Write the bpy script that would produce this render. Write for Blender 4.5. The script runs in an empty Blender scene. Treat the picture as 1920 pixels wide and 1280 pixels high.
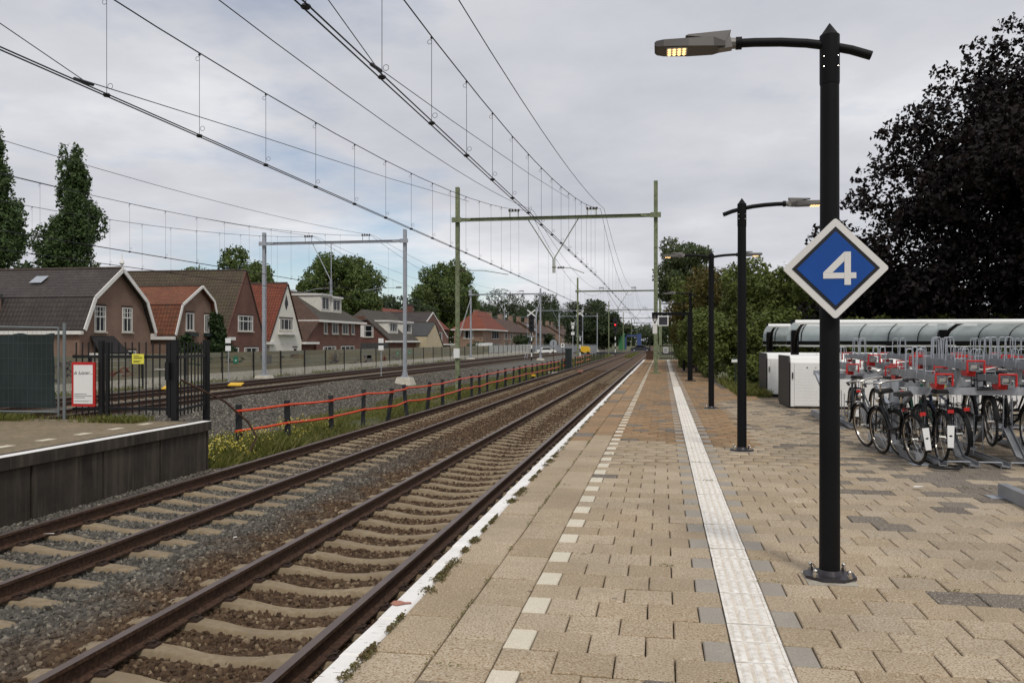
import bpy, math, random
import numpy as np
from mathutils import Vector, Matrix

# ------------------------------------------------------------------ camera, world, sun, exposure
sc = bpy.context.scene
C = sc.collection
cam_d = bpy.data.cameras.new('camera'); cam = bpy.data.objects.new('camera', cam_d); C.objects.link(cam)
cam_d.sensor_width = 36; cam_d.lens = 29.81; cam_d.clip_start = 0.05; cam_d.clip_end = 9000
YAW = math.atan(282 / 1590)
cam.location = (0, 0, 1.62); cam.rotation_euler = (math.radians(90), 0, YAW)
sc.camera = cam
SUN_EL, SUN_AZ = math.radians(52), math.radians(155)      # azimuth from +Y, clockwise
world = bpy.data.worlds.new('World'); sc.world = world; world.use_nodes = True
wn = world.node_tree; wn.nodes.clear()
def wnode(t, **k):
    n = wn.nodes.new(t)
    for a, b in k.items(): setattr(n, a, b)
    return n
def wl(a, b): wn.links.new(a, b)
w_out = wnode('ShaderNodeOutputWorld'); w_bg = wnode('ShaderNodeBackground')
w_sky = wnode('ShaderNodeTexSky', sky_type='NISHITA', sun_disc=False, sun_elevation=SUN_EL, sun_rotation=SUN_AZ)
w_sky.air_density = 1.0; w_sky.dust_density = .2; w_sky.ozone_density = 3.0
w_tc = wnode('ShaderNodeTexCoord'); w_sep = wnode('ShaderNodeSeparateXYZ'); wl(w_tc.outputs['Generated'], w_sep.inputs[0])
def wmath(op, a, b=None):
    n = wnode('ShaderNodeMath', operation=op)
    for i, v in enumerate((a, b)):
        if v is None: continue
        if isinstance(v, (int, float)): n.inputs[i].default_value = v
        else: wl(v, n.inputs[i])
    return n.outputs[0]
zz = wmath('ADD', wmath('MAXIMUM', w_sep.outputs[2], 0.0), 0.16)
w_cmb = wnode('ShaderNodeCombineXYZ'); wl(wmath('DIVIDE', w_sep.outputs[0], zz), w_cmb.inputs[0]); wl(wmath('DIVIDE', w_sep.outputs[1], zz), w_cmb.inputs[1])
def wnoise(scale, off, detail=6, rough=.55):
    m = wnode('ShaderNodeMapping'); m.inputs['Location'].default_value = off; wl(w_cmb.outputs[0], m.inputs[0])
    n = wnode('ShaderNodeTexNoise'); n.inputs['Scale'].default_value = scale; n.inputs['Detail'].default_value = detail; n.inputs['Roughness'].default_value = rough
    wl(m.outputs[0], n.inputs['Vector']); return n.outputs[0]
n_big = wnoise(.55, (20.3, 3.3, 0), 7, .55); n_shade = wnoise(.8, (11.3, 4.2, 2), 6, .55)
def wramp(v, stops):
    r = wnode('ShaderNodeValToRGB'); e = r.color_ramp.elements
    while len(e) < len(stops): e.new(.5)
    for i, (p, c) in enumerate(stops): e[i].position = p; e[i].color = c
    wl(v, r.inputs[0]); return r.outputs[0]
g = lambda v: (v, v, v, 1)
w_dot = wnode('ShaderNodeVectorMath', operation='DOT_PRODUCT'); w_dot.inputs[1].default_value = (-.462, .875, .145); wl(w_tc.outputs['Generated'], w_dot.inputs[0])
w_mr = wnode('ShaderNodeMapRange', interpolation_type='SMOOTHSTEP'); wl(w_dot.outputs['Value'], w_mr.inputs[0]); w_mr.inputs[1].default_value = .93; w_mr.inputs[2].default_value = 1.0; w_mr.inputs[4].default_value = .13
cover = wramp(wmath('SUBTRACT', n_big, w_mr.outputs[0]), [(.30, g(.15)), (.43, g(1))])        # thinner cloud towards the north-west
cloud_col = wramp(n_shade, [(.33, (.475, .49, .54, 1)), (.5, (.60, .608, .648, 1)), (.66, (.80, .80, .82, 1))])
sky_s = wnode('ShaderNodeVectorMath', operation='SCALE'); sky_s.inputs['Scale'].default_value = .085; wl(w_sky.outputs[0], sky_s.inputs[0])
w_mix = wnode('ShaderNodeMix', data_type='RGBA'); wl(cover, w_mix.inputs[0]); wl(sky_s.outputs[0], w_mix.inputs[6]); wl(cloud_col, w_mix.inputs[7])
wl(w_mix.outputs[2], w_bg.inputs[0]); w_bg.inputs[1].default_value = 1.0; wl(w_bg.outputs[0], w_out.inputs[0])
sun_d = bpy.data.lights.new('sun', 'SUN'); sun_d.energy = 1.5; sun_d.angle = math.radians(10); sun_d.color = (1, .95, .87)
sun = bpy.data.objects.new('sun', sun_d); C.objects.link(sun)
sdir = Vector((math.sin(SUN_AZ) * math.cos(SUN_EL), math.cos(SUN_AZ) * math.cos(SUN_EL), math.sin(SUN_EL)))
sun.rotation_euler = sdir.to_track_quat('Z', 'Y').to_euler(); sun.location = (0, -10, 40)
sc.view_settings.view_transform = 'Standard'; sc.view_settings.look = 'None'; sc.view_settings.gamma = 1
sc.view_settings.exposure = 0.15; sc.view_settings.use_curve_mapping = False

R = random.Random(7); NR = np.random.default_rng(7)

# ------------------------------------------------------------------ helpers
def nt(name):
    m = bpy.data.materials.new(name); m.use_nodes = True
    return m, m.node_tree, m.node_tree.nodes['Principled BSDF']
def N(t, typ, **k):
    n = t.nodes.new(typ)
    for a, b in k.items(): setattr(n, a, b)
    return n
def noise(t, vec, scale, detail=4, rough=.55):
    n = N(t, 'ShaderNodeTexNoise'); n.inputs['Scale'].default_value = scale; n.inputs['Detail'].default_value = detail; n.inputs['Roughness'].default_value = rough
    t.links.new(vec, n.inputs['Vector']); return n.outputs[0]
def ramp(t, v, stops):
    r = N(t, 'ShaderNodeValToRGB'); e = r.color_ramp.elements
    while len(e) < len(stops): e.new(.5)
    for i, (p, c) in enumerate(stops): e[i].position = p; e[i].color = tuple(c) + ((1,) if len(c) == 3 else ())
    t.links.new(v, r.inputs[0]); return r.outputs[0]
def mixc(t, f, a, b, mode='MIX'):
    n = N(t, 'ShaderNodeMix', data_type='RGBA', blend_type=mode)
    for i, v in ((0, f), (6, a), (7, b)):
        if isinstance(v, (int, float)): n.inputs[i].default_value = v
        elif isinstance(v, tuple): n.inputs[i].default_value = tuple(v) + ((1,) if len(v) == 3 else ())
        else: t.links.new(v, n.inputs[i])
    return n.outputs[2]
def bump(t, b, v, s, d=.01):
    n = N(t, 'ShaderNodeBump'); n.inputs['Strength'].default_value = s; n.inputs['Distance'].default_value = d
    t.links.new(v, n.inputs['Height']); t.links.new(n.outputs[0], b.inputs['Normal'])
def position(t): return N(t, 'ShaderNodeNewGeometry').outputs['Position']
def mul(c, k): return tuple(min(1, x * k) for x in c)
def mat(name, col, rough=.6, metal=0, var=.2, scale=3, fine=None, fscale=60, bmp=0, spec=.4):
    m, t, b = nt(name); p = position(t)
    c = ramp(t, noise(t, p, scale, 5), [(.3, mul(col, 1 - var)), (.7, mul(col, 1 + var))])
    if fine: c = mixc(t, ramp(t, noise(t, p, fscale, 3), [(.42, (0, 0, 0)), (.62, (1, 1, 1))]), c, fine)
    t.links.new(c, b.inputs['Base Color']); b.inputs['Roughness'].default_value = rough; b.inputs['Metallic'].default_value = metal
    b.inputs['Specular IOR Level'].default_value = spec
    if bmp: bump(t, b, noise(t, p, fscale, 3), bmp, .006)
    return m
def tile_mat(name, cols, speck, joined=False, spk=85):
    m, t, b = nt(name); p = position(t)
    r = N(t, 'ShaderNodeAttribute', attribute_name='rnd').outputs['Fac'] if joined else N(t, 'ShaderNodeObjectInfo').outputs['Random']
    c = ramp(t, r, [(0, cols[0]), (.5, cols[1]), (1, cols[2])])
    c = mixc(t, ramp(t, noise(t, p, spk, 2), [(.50, (0, 0, 0)), (.60, (.9,) * 3)]), c, speck)
    c = mixc(t, ramp(t, noise(t, p, spk * .8, 2, .7), [(.56, (0, 0, 0)), (.64, (.6,) * 3)]), c, (.66, .60, .48))
    c = mixc(t, ramp(t, noise(t, p, 1.1, 5), [(.35, (0, 0, 0)), (.75, (.42,) * 3)]), c, (.2, .165, .115))
    c = mixc(t, ramp(t, noise(t, p, 5.5, 4), [(.5, (0, 0, 0)), (.8, (.3,) * 3)]), c, (.23, .19, .12))
    vo = N(t, 'ShaderNodeTexVoronoi'); vo.inputs['Scale'].default_value = 2.3; t.links.new(p, vo.inputs['Vector'])
    c = mixc(t, ramp(t, vo.outputs['Distance'], [(.045, (.55,) * 3), (.065, (0, 0, 0))]), c, (.09, .075, .055))
    t.links.new(c, b.inputs['Base Color']); b.inputs['Roughness'].default_value = .85; b.inputs['Specular IOR Level'].default_value = .25
    bump(t, b, noise(t, p, spk, 2), .6, .004)
    return m

class MB:
    def __init__(s): s.v = []; s.f = []; s.mi = []
    def add(s, vs, fs, mi=0):
        o = len(s.v); s.v += [tuple(v) for v in vs]; s.f += [tuple(i + o for i in f) for f in fs]; s.mi += [mi] * len(fs); return s
    def box(s, x0, x1, y0, y1, z0, z1, mi=0):
        vs = [(x, y, z) for z in (z0, z1) for y in (y0, y1) for x in (x0, x1)]
        return s.add(vs, [(0, 2, 3, 1), (4, 5, 7, 6), (0, 1, 5, 4), (2, 6, 7, 3), (0, 4, 6, 2), (1, 3, 7, 5)], mi)
    def bar(s, p, q, w, h, up=(0, 0, 1), mi=0):
        p, q = Vector(p), Vector(q); d = (q - p).normalized(); u = Vector(up)
        if abs(d.dot(u)) > .98: u = Vector((0, 1, 0))
        a = d.cross(u).normalized() * w / 2; b = a.cross(d).normalized() * h / 2
        vs = [e + i * a + j * b for e in (p, q) for i, j in ((-1, -1), (1, -1), (1, 1), (-1, 1))]
        return s.add(vs, [(0, 1, 2, 3), (7, 6, 5, 4), (0, 4, 5, 1), (1, 5, 6, 2), (2, 6, 7, 3), (3, 7, 4, 0)], mi)
    def tube(s, pts, r, n=8, cap=True, mi=0):
        pts = [Vector(p) for p in pts]; rs = r if isinstance(r, (list, tuple)) else [r] * len(pts)
        rings = []; prev = None
        for i, p in enumerate(pts):
            d = (pts[min(i + 1, len(pts) - 1)] - pts[max(i - 1, 0)]).normalized()
            if prev is None:
                u = Vector((0, 0, 1)) if abs(d.z) < .9 else Vector((1, 0, 0)); a = d.cross(u).normalized()
            else: a = (prev - d * prev.dot(d)).normalized()
            prev = a; b = d.cross(a)
            rings.append([p + (a * math.cos(2 * math.pi * k / n) + b * math.sin(2 * math.pi * k / n)) * rs[i] for k in range(n)])
        vs = [v for ring in rings for v in ring]; fs = []
        for i in range(len(pts) - 1):
            for k in range(n): fs.append((i * n + k, i * n + (k + 1) % n, (i + 1) * n + (k + 1) % n, (i + 1) * n + k))
        if cap: fs += [tuple(range(n))[::-1], tuple(range((len(pts) - 1) * n, len(pts) * n))]
        return s.add(vs, fs, mi)
    def ring(s, c, axis, R0, r, n=24, m=6, mi=0):
        c = Vector(c); ax = Vector(axis).normalized(); u = ax.cross(Vector((0, 0, 1)));
        u = u.normalized() if u.length > .1 else Vector((1, 0, 0)); w = ax.cross(u)
        vs = []; fs = []
        for i in range(n):
            a = 2 * math.pi * i / n; d = u * math.cos(a) + w * math.sin(a)
            for j in range(m):
                bb = 2 * math.pi * j / m; vs.append(c + d * (R0 + r * math.cos(bb)) + ax * r * math.sin(bb))
        for i in range(n):
            for j in range(m): fs.append((i * m + j, ((i + 1) % n) * m + j, ((i + 1) % n) * m + (j + 1) % m, i * m + (j + 1) % m))
        return s.add(vs, fs, mi)
    def prism(s, poly, ext, mi=0):       # poly: 3-D points, ext: vector
        n = len(poly); e = Vector(ext); vs = [Vector(p) for p in poly] + [Vector(p) + e for p in poly]
        return s.add(vs, [tuple(range(n))[::-1], tuple(range(n, 2 * n))] + [(i, (i + 1) % n, n + (i + 1) % n, n + i) for i in range(n)], mi)
    def sphere(s, c, r, n=10, m=6, mi=0):
        c = Vector(c); vs = [c + Vector((0, 0, r if not isinstance(r, tuple) else r[2]))]; rr = r if isinstance(r, tuple) else (r, r, r)
        for i in range(1, m):
            a = math.pi * i / m
            vs += [c + Vector((rr[0] * math.sin(a) * math.cos(2 * math.pi * k / n), rr[1] * math.sin(a) * math.sin(2 * math.pi * k / n), rr[2] * math.cos(a))) for k in range(n)]
        vs.append(c - Vector((0, 0, rr[2]))); L = len(vs) - 1
        fs = [(0, 1 + k, 1 + (k + 1) % n) for k in range(n)]
        for i in range(m - 2):
            for k in range(n): fs.append((1 + i * n + k, 1 + (i + 1) * n + k, 1 + (i + 1) * n + (k + 1) % n, 1 + i * n + (k + 1) % n))
        fs += [(L, 1 + (m - 2) * n + (k + 1) % n, 1 + (m - 2) * n + k) for k in range(n)]
        return s.add(vs, fs, mi)
    def mesh(s, name, mats, smooth=False, fix=True):
        me = bpy.data.meshes.new(name); me.from_pydata(s.v, [], s.f)
        for m in (mats if isinstance(mats, (list, tuple)) else [mats]): me.materials.append(m)
        if any(s.mi): me.polygons.foreach_set('material_index', s.mi)
        if fix:
            import bmesh
            bm = bmesh.new(); bm.from_mesh(me); bmesh.ops.recalc_face_normals(bm, faces=bm.faces); bm.to_mesh(me); bm.free()
        if smooth:
            me.shade_smooth() if hasattr(me, 'shade_smooth') else None
            if hasattr(me, 'set_sharp_from_angle'): me.set_sharp_from_angle(angle=math.radians(40))
        return me
    def build(s, name, mats, parent=None, smooth=False, loc=None):
        o = bpy.data.objects.new(name, s.mesh(name, mats, smooth)); C.objects.link(o)
        if parent: o.parent = parent
        if loc: o.location = loc
        return o
def put(name, me, parent=None, loc=(0, 0, 0), rot=(0, 0, 0)):
    o = bpy.data.objects.new(name, me); C.objects.link(o); o.parent = parent; o.location = loc; o.rotation_euler = rot; return o
def tag(o, label, cat, group=None):
    o['label'] = label; o['category'] = cat
    if group: o['group'] = group
    return o
def thing(name, label, cat, loc=(0, 0, 0), rz=0, group=None):
    o = bpy.data.objects.new(name, None); C.objects.link(o); o.location = loc; o.rotation_euler = (0, 0, rz); o.empty_display_size = .2
    return tag(o, label, cat, group)
def struct(o): o['kind'] = 'structure'; return o
def stuff(o, label=None, cat=None):
    o['kind'] = 'stuff'
    if label: tag(o, label, cat)
    return o
def copy_tree(o, label=None, loc=None, rz=None, parent=None):
    c = o.copy(); C.objects.link(c); c.parent = parent
    if loc is not None: c.location = loc
    if rz is not None: c.rotation_euler = (0, 0, rz)
    if label: c['label'] = label
    for ch in o.children: copy_tree(ch, parent=c)
    return c
def text_mesh(name, body, size, m, shear=0, extrude=.001):
    cu = bpy.data.curves.new(name, 'FONT'); cu.body = body; cu.size = size; cu.extrude = extrude; cu.shear = shear; cu.align_x = 'CENTER'; cu.align_y = 'CENTER'
    o = bpy.data.objects.new(name, cu); C.objects.link(o); dg = bpy.context.evaluated_depsgraph_get(); dg.update()
    me = bpy.data.meshes.new_from_object(o.evaluated_get(dg)); bpy.data.objects.remove(o); me.name = name
    me.materials.clear(); me.materials.append(m); return me
def np_mesh(name, verts, faces, m, attr=None, mats=None):
    me = bpy.data.meshes.new(name); nv, nf, k = len(verts), len(faces), faces.shape[1]
    me.vertices.add(nv); me.vertices.foreach_set('co', verts.astype(np.float32).ravel())
    me.loops.add(nf * k); me.loops.foreach_set('vertex_index', faces.astype(np.int32).ravel())
    me.polygons.add(nf); me.polygons.foreach_set('loop_start', np.arange(0, nf * k, k, dtype=np.int32))
    for mm in (mats or [m]): me.materials.append(mm)
    if attr is not None:
        a = me.attributes.new('rnd', 'FLOAT', 'FACE'); a.data.foreach_set('value', attr.astype(np.float32))
    me.update(calc_edges=True); return me

# ------------------------------------------------------------------ materials
M = {}
M['tan'] = tile_mat('paver_tan', [(.37, .285, .185), (.445, .355, .245), (.50, .41, .295)], (.24, .155, .085))
M['tan_j'] = tile_mat('paver_tan_rest', [(.37, .285, .185), (.445, .355, .245), (.50, .41, .295)], (.24, .155, .085), True)
for q_, j_ in (('dull', False), ('dull_j', True)): M[q_] = tile_mat('paver_' + q_, [(.335, .27, .19), (.405, .33, .24), (.455, .38, .28)], (.22, .15, .09), j_)
M['brown'] = tile_mat('paver_brown', [(.26, .145, .062), (.33, .19, .085), (.39, .24, .115)], (.17, .10, .05))
M['brown_j'] = tile_mat('paver_brown_rest', [(.26, .145, .062), (.33, .19, .085), (.39, .24, .115)], (.17, .10, .05), True)
M['dark'] = tile_mat('paver_dark', [(.11, .09, .075), (.15, .125, .105), (.18, .155, .13)], (.10, .09, .08))
M['dark_j'] = tile_mat('paver_dark_rest', [(.11, .09, .075), (.15, .125, .105), (.18, .155, .13)], (.10, .09, .08), True)
M['halfgrey'] = mat('paver_grey', (.33, .295, .245), .8, var=.14, scale=2.5, fine=(.27, .24, .2), fscale=90)
M['cream'] = mat('paver_cream', (.66, .60, .48), .8, var=.08, scale=6, fine=(.52, .46, .35), fscale=160)
M['tactile'] = mat('tactile_field', (.68, .61, .51), .75, var=.12, scale=2.2, fine=(.56, .50, .42), fscale=26)
M['tactile_hi'] = mat('tactile_rib_white', (.80, .77, .71), .75, var=.08, scale=3, fine=(.64, .59, .52), fscale=22)
M['joint'] = mat('joint_sand', (.15, .122, .088), .95, var=.3, scale=8, fine=(.06, .055, .04), fscale=50)
def paint_edge():
    m, t, b = nt('edge_white_paint'); p = position(t)
    c = ramp(t, noise(t, p, 4, 4), [(.3, (.74, .71, .67)), (.7, (.84, .82, .79))])
    mp = N(t, 'ShaderNodeMapping'); mp.inputs['Scale'].default_value = (9, 45, 30); t.links.new(p, mp.inputs[0])
    c = mixc(t, ramp(t, noise(t, mp.outputs[0], 1, 5, .65), [(.63, (0, 0, 0)), (.67, (1, 1, 1))]), c, (.27, .23, .19))
    t.links.new(c, b.inputs['Base Color']); b.inputs['Roughness'].default_value = .7; return m
M['edge'] = paint_edge()
M['rustpaint'] = mat('faded_red_paint', (.36, .16, .11), .8, var=.2, scale=20)
M['concrete'] = mat('concrete', (.40, .37, .31), .9, var=.18, scale=2, fine=(.30, .27, .21), fscale=14, bmp=.3)
M['concrete_w'] = mat('concrete_pale', (.56, .53, .46), .9, var=.15, scale=2, fine=(.42, .38, .30), fscale=12)
M['sleeper'] = mat('sleeper_concrete', (.255, .20, .13), .9, var=.2, scale=2.5, fine=(.22, .165, .10), fscale=18, bmp=.12)
def stain_wall():
    m, t, b = nt('stained_retaining_wall'); p = position(t)
    c = ramp(t, noise(t, p, 1.3, 6, .65), [(.3, (.017, .013, .010)), (.7, (.058, .045, .033))])
    mp = N(t, 'ShaderNodeMapping'); mp.inputs['Scale'].default_value = (3, 7, .5); t.links.new(p, mp.inputs[0])
    c = mixc(t, ramp(t, noise(t, mp.outputs[0], 1, 5, .6), [(.48, (0, 0, 0)), (.72, (.7,) * 3)]), c, (.12, .098, .068))
    t.links.new(c, b.inputs['Base Color']); b.inputs['Roughness'].default_value = .95; return m
M['stain'] = stain_wall()
M['rail_rust'] = mat('rail_rust', (.042, .020, .011), .75, var=.25, scale=5, fine=(.085, .045, .026), fscale=30)
M['rail_head'] = mat('rail_head_steel', (.20, .15, .125), .45, .8, var=.15, scale=2)
M['clip'] = mat('rail_clip_rust', (.045, .026, .018), .8, var=.3, scale=20)
M['black'] = mat('black_powder_coat', (.005, .005, .0056), .55, var=.2, scale=3, spec=.16)
M['blackgate'] = mat('black_fence_paint', (.006, .006, .007), .5, var=.2, scale=3)
M['plate'] = mat('dark_base_plate', (.045, .04, .045), .4, .3, var=.3, scale=14)
M['chrome'] = mat('bolt_steel', (.6, .57, .52), .22, 1, var=.1)
M['green_steel'] = mat('weathered_green_steel', (.20, .235, .135), .7, var=.22, scale=1.3, fine=(.13, .14, .075), fscale=9)
M['galv'] = mat('galvanised_steel', (.40, .425, .46), .5, .35, var=.12, scale=1.5, fine=(.33, .35, .38), fscale=12)
M['galv_d'] = mat('dull_galvanised_steel', (.27, .28, .295), .5, .35, var=.18, scale=3)
M['wire'] = mat('dark_wire', (.03, .032, .036), .6, .3, var=.2)
M['insul'] = mat('brown_insulator', (.05, .022, .018), .35, var=.2)
M['lampgrey'] = mat('lamp_grey', (.20, .19, .18), .5, .2, var=.1)
M['lampdark'] = mat('lamp_underside', (.055, .05, .045), .5, var=.1)
M['white'] = mat('white_enamel', (.78, .78, .76), .45, var=.04, scale=2)
M['signwhite'] = mat('sign_white', (.70, .685, .655), .5, var=.04, scale=3)
M['signblue'] = mat('sign_blue', (.002, .060, .29), .7, var=.06, scale=6)
M['signblack'] = mat('sign_black', (.012, .012, .014), .5)
M['red'] = mat('red_enamel', (.48, .02, .018), .4, var=.12, scale=5)
M['orange'] = mat('orange_red_tube', (.66, .07, .018), .45, var=.12, scale=6)
M['yellow'] = mat('yellow_paint', (.72, .43, .02), .5, var=.1, scale=5)
M['yellow2'] = mat('yellow_notice', (.75, .70, .08), .6, var=.06)
M['fencepost'] = mat('charcoal_plastic_post', (.022, .025, .028), .6, var=.25, scale=6)
M['rubber'] = mat('black_rubber', (.014, .013, .013), .75, var=.2)
M['glass'] = mat('window_glass_dark', (.010, .012, .015), .25, var=.4, scale=.7, spec=.12)
M['frame_w'] = mat('white_window_frame', (.72, .70, .66), .5, var=.06)
M['curtain'] = mat('net_curtain', (.30, .29, .27), .9, var=.2, scale=4); M['lintel'] = mat('dark_lintel', (.075, .045, .035), .9, var=.2, scale=4)
M['net'] = mat('dark_green_netting', (.012, .022, .022), .75, var=.35, scale=1.2, fine=(.02, .034, .032), fscale=140)
M['zinc'] = mat('grey_wire_mesh', (.20, .225, .225), .45, .5, var=.1)
M['wire2'] = mat('dull_mesh_wire', (.085, .10, .10), .5, .3, var=.1)
M['blue'] = mat('blue_steel', (.05, .08, .20), .5, var=.1)
M['greenbox'] = mat('green_container', (.04, .18, .07), .5, var=.1)
M['carpaint'] = mat('dark_grey_car_paint', (.04, .043, .05), .25, .3, var=.1, spec=.6)
M['paper'] = mat('paper_litter', (.68, .65, .60), .8, var=.08)
M['cabinet'] = mat('dark_green_cabinet', (.012, .022, .02), .5, var=.2)
M['asphalt'] = mat('asphalt', (.06, .06, .06), .9, var=.2, scale=4)
def emis(name, col, s):
    m, t, b = nt(name); b.inputs['Base Color'].default_value = (*col, 1); b.inputs['Emission Color'].default_value = (*col, 1); b.inputs['Emission Strength'].default_value = s; return m
M['led'] = emis('warm_led', (1, .62, .25), 1.8); M['redlight'] = emis('red_signal_light', (1, .03, .03), 1.0)
def glass_roof():
    m, t, b = nt('hazy_roof_glass'); b.inputs['Base Color'].default_value = (.55, .63, .64, 1); b.inputs['Roughness'].default_value = .6
    tl = N(t, 'ShaderNodeBsdfTranslucent'); tl.inputs[0].default_value = (.56, .62, .61, 1); m2 = N(t, 'ShaderNodeMixShader'); m2.inputs[0].default_value = .8
    t.links.new(b.outputs[0], m2.inputs[1]); t.links.new(tl.outputs[0], m2.inputs[2])
    tr = N(t, 'ShaderNodeBsdfTransparent'); mx = N(t, 'ShaderNodeMixShader'); p = position(t)
    t.links.new(ramp(t, noise(t, p, 1.6, 5), [(.3, (.5,) * 3), (.7, (.85,) * 3)]), mx.inputs[0])
    t.links.new(tr.outputs[0], mx.inputs[1]); t.links.new(m2.outputs[0], mx.inputs[2]); t.links.new(mx.outputs[0], t.nodes['Material Output'].inputs[0]); return m
M['roofglass'] = glass_roof()
def brick(name, c1, c2, mortar, axis='X'):
    m, t, b = nt(name); p = position(t); sp = N(t, 'ShaderNodeSeparateXYZ'); t.links.new(p, sp.inputs[0])
    cb = N(t, 'ShaderNodeCombineXYZ'); ad = N(t, 'ShaderNodeMath', operation='ADD'); t.links.new(sp.outputs[0], ad.inputs[0]); t.links.new(sp.outputs[1], ad.inputs[1])
    t.links.new(ad.outputs[0], cb.inputs[0]); t.links.new(sp.outputs[2], cb.inputs[1])
    br = N(t, 'ShaderNodeTexBrick'); br.inputs['Scale'].default_value = 1; br.inputs['Brick Width'].default_value = .22; br.inputs['Row Height'].default_value = .065
    br.inputs['Mortar Size'].default_value = .012; br.inputs['Color1'].default_value = (*c1, 1); br.inputs['Color2'].default_value = (*c2, 1); br.inputs['Mortar'].default_value = (*mortar, 1)
    t.links.new(cb.outputs[0], br.inputs['Vector'])
    c = mixc(t, ramp(t, noise(t, p, .8, 5), [(.35, (0, 0, 0)), (.75, (.5,) * 3)]), br.outputs[0], mul(c1, .55))
    t.links.new(c, b.inputs['Base Color']); b.inputs['Roughness'].default_value = .9; bump(t, b, br.outputs['Fac'], .4, -.01); return m
M['brick1'] = brick('brown_brick', (.185, .092, .06), (.235, .12, .08), (.27, .215, .17))
M['brick2'] = brick('dark_red_brick', (.125, .040, .027), (.165, .056, .038), (.16, .10, .078))
M['brick3'] = brick('buff_brick', (.27, .16, .105), (.31, .19, .13), (.28, .22, .18))
M['whitewall'] = mat('whitewashed_wall', (.72, .70, .64), .85, var=.08, scale=1.2, fine=(.6, .58, .5), fscale=7)
M['creamwall'] = mat('cream_wall', (.50, .42, .28), .85, var=.1, scale=1.2)
def rooft(name, c1, c2, moss=None):
    m, t, b = nt(name)
    uv = N(t, 'ShaderNodeUVMap', uv_map='slope').outputs[0]; p = position(t)
    sp = N(t, 'ShaderNodeSeparateXYZ'); t.links.new(uv, sp.inputs[0])
    def saw(o, per):
        d = N(t, 'ShaderNodeMath', operation='DIVIDE'); t.links.new(o, d.inputs[0]); d.inputs[1].default_value = per
        f = N(t, 'ShaderNodeMath', operation='FRACT'); t.links.new(d.outputs[0], f.inputs[0]); return f.outputs[0]
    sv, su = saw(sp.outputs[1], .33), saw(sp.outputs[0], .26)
    c = ramp(t, noise(t, p, .9, 6, .6), [(.3, c1), (.7, c2)])
    c = mixc(t, ramp(t, noise(t, p, 4.5, 3), [(.4, (0, 0, 0)), (.65, (.55,) * 3)]), c, mul(c1, .6))
    if moss: c = mixc(t, ramp(t, noise(t, p, 1.5, 6, .7), [(.5, (0, 0, 0)), (.7, (.8,) * 3)]), c, moss)
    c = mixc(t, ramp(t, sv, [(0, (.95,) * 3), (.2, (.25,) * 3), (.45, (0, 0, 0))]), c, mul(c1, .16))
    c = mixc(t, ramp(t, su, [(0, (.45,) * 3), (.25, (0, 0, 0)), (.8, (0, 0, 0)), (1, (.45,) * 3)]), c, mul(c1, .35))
    t.links.new(c, b.inputs['Base Color']); b.inputs['Roughness'].default_value = .8
    ad = N(t, 'ShaderNodeMath', operation='ADD'); t.links.new(sv, ad.inputs[0]); t.links.new(ramp(t, su, [(0, (0, 0, 0)), (.5, (1, 1, 1)), (1, (0, 0, 0))]), ad.inputs[1])
    bump(t, b, ad.outputs[0], .8, .06); return m
M['roof_dark'] = rooft('dark_grey_roof_tiles', (.047, .037, .034), (.085, .068, .06))
M['roof_orange'] = rooft('orange_roof_tiles', (.18, .056, .025), (.28, .098, .044), (.10, .06, .027))
M['roof_red'] = rooft('red_orange_roof_tiles', (.19, .045, .021), (.285, .075, .037))
M['roof_moss'] = rooft('mossy_brown_roof_tiles', (.085, .058, .036), (.13, .095, .06), (.10, .095, .035))
M['roof_brown'] = rooft('brown_roof_tiles', (.085, .045, .03), (.13, .075, .05))
M['roof_grey'] = rooft('grey_brown_roof_tiles', (.065, .053, .042), (.10, .083, .065), (.075, .07, .04))
M['panel'] = None
def panel_mat():
    m, t, b = nt('olive_noise_panel'); p = position(t)
    r = N(t, 'ShaderNodeObjectInfo').outputs['Random']
    c = ramp(t, r, [(0, (.175, .16, .10)), (.35, (.225, .20, .125)), (.7, (.20, .195, .145)), (1, (.25, .215, .13))])
    c = mixc(t, ramp(t, noise(t, p, .7, 5), [(.45, (0, 0, 0)), (.75, (.5,) * 3)]), c, (.12, .12, .085))
    t.links.new(c, b.inputs['Base Color']); b.inputs['Roughness'].default_value = .85
    return m
M['panel'] = panel_mat()
M['panel_g'] = mat('pale_grey_panel', (.40, .40, .37), .8, var=.08, scale=1)
M['graffiti'] = mat('grey_purple_graffiti', (.10, .085, .095), .8, var=.5, scale=3)
M['patch_a'] = mat('grey_overpaint', (.13, .125, .115), .85, var=.2, scale=2); M['patch_b'] = mat('brown_overpaint', (.19, .15, .085), .85, var=.2, scale=2); M['patch_c'] = mat('dull_overpaint', (.16, .155, .105), .85, var=.2, scale=2)
M['graffiti_r'] = mat('red_graffiti', (.24, .07, .05), .8, var=.4, scale=3)
M['graffiti_g'] = mat('dark_green_graffiti', (.05, .09, .055), .8, var=.4, scale=3)
def leaf_mat(name, a, b_, c_):
    m, t, b = nt(name)
    r = N(t, 'ShaderNodeAttribute', attribute_name='rnd').outputs['Fac']
    c = ramp(t, r, [(0, a), (.5, b_), (1, c_)]); t.links.new(c, b.inputs['Base Color']); b.inputs['Roughness'].default_value = .55; b.inputs['Specular IOR Level'].default_value = .25
    tr = N(t, 'ShaderNodeBsdfTranslucent'); t.links.new(c, tr.inputs[0]); mx = N(t, 'ShaderNodeMixShader'); mx.inputs[0].default_value = .28
    t.links.new(b.outputs[0], mx.inputs[1]); t.links.new(tr.outputs[0], mx.inputs[2]); t.links.new(mx.outputs[0], t.nodes['Material Output'].inputs[0]); return m
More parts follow.
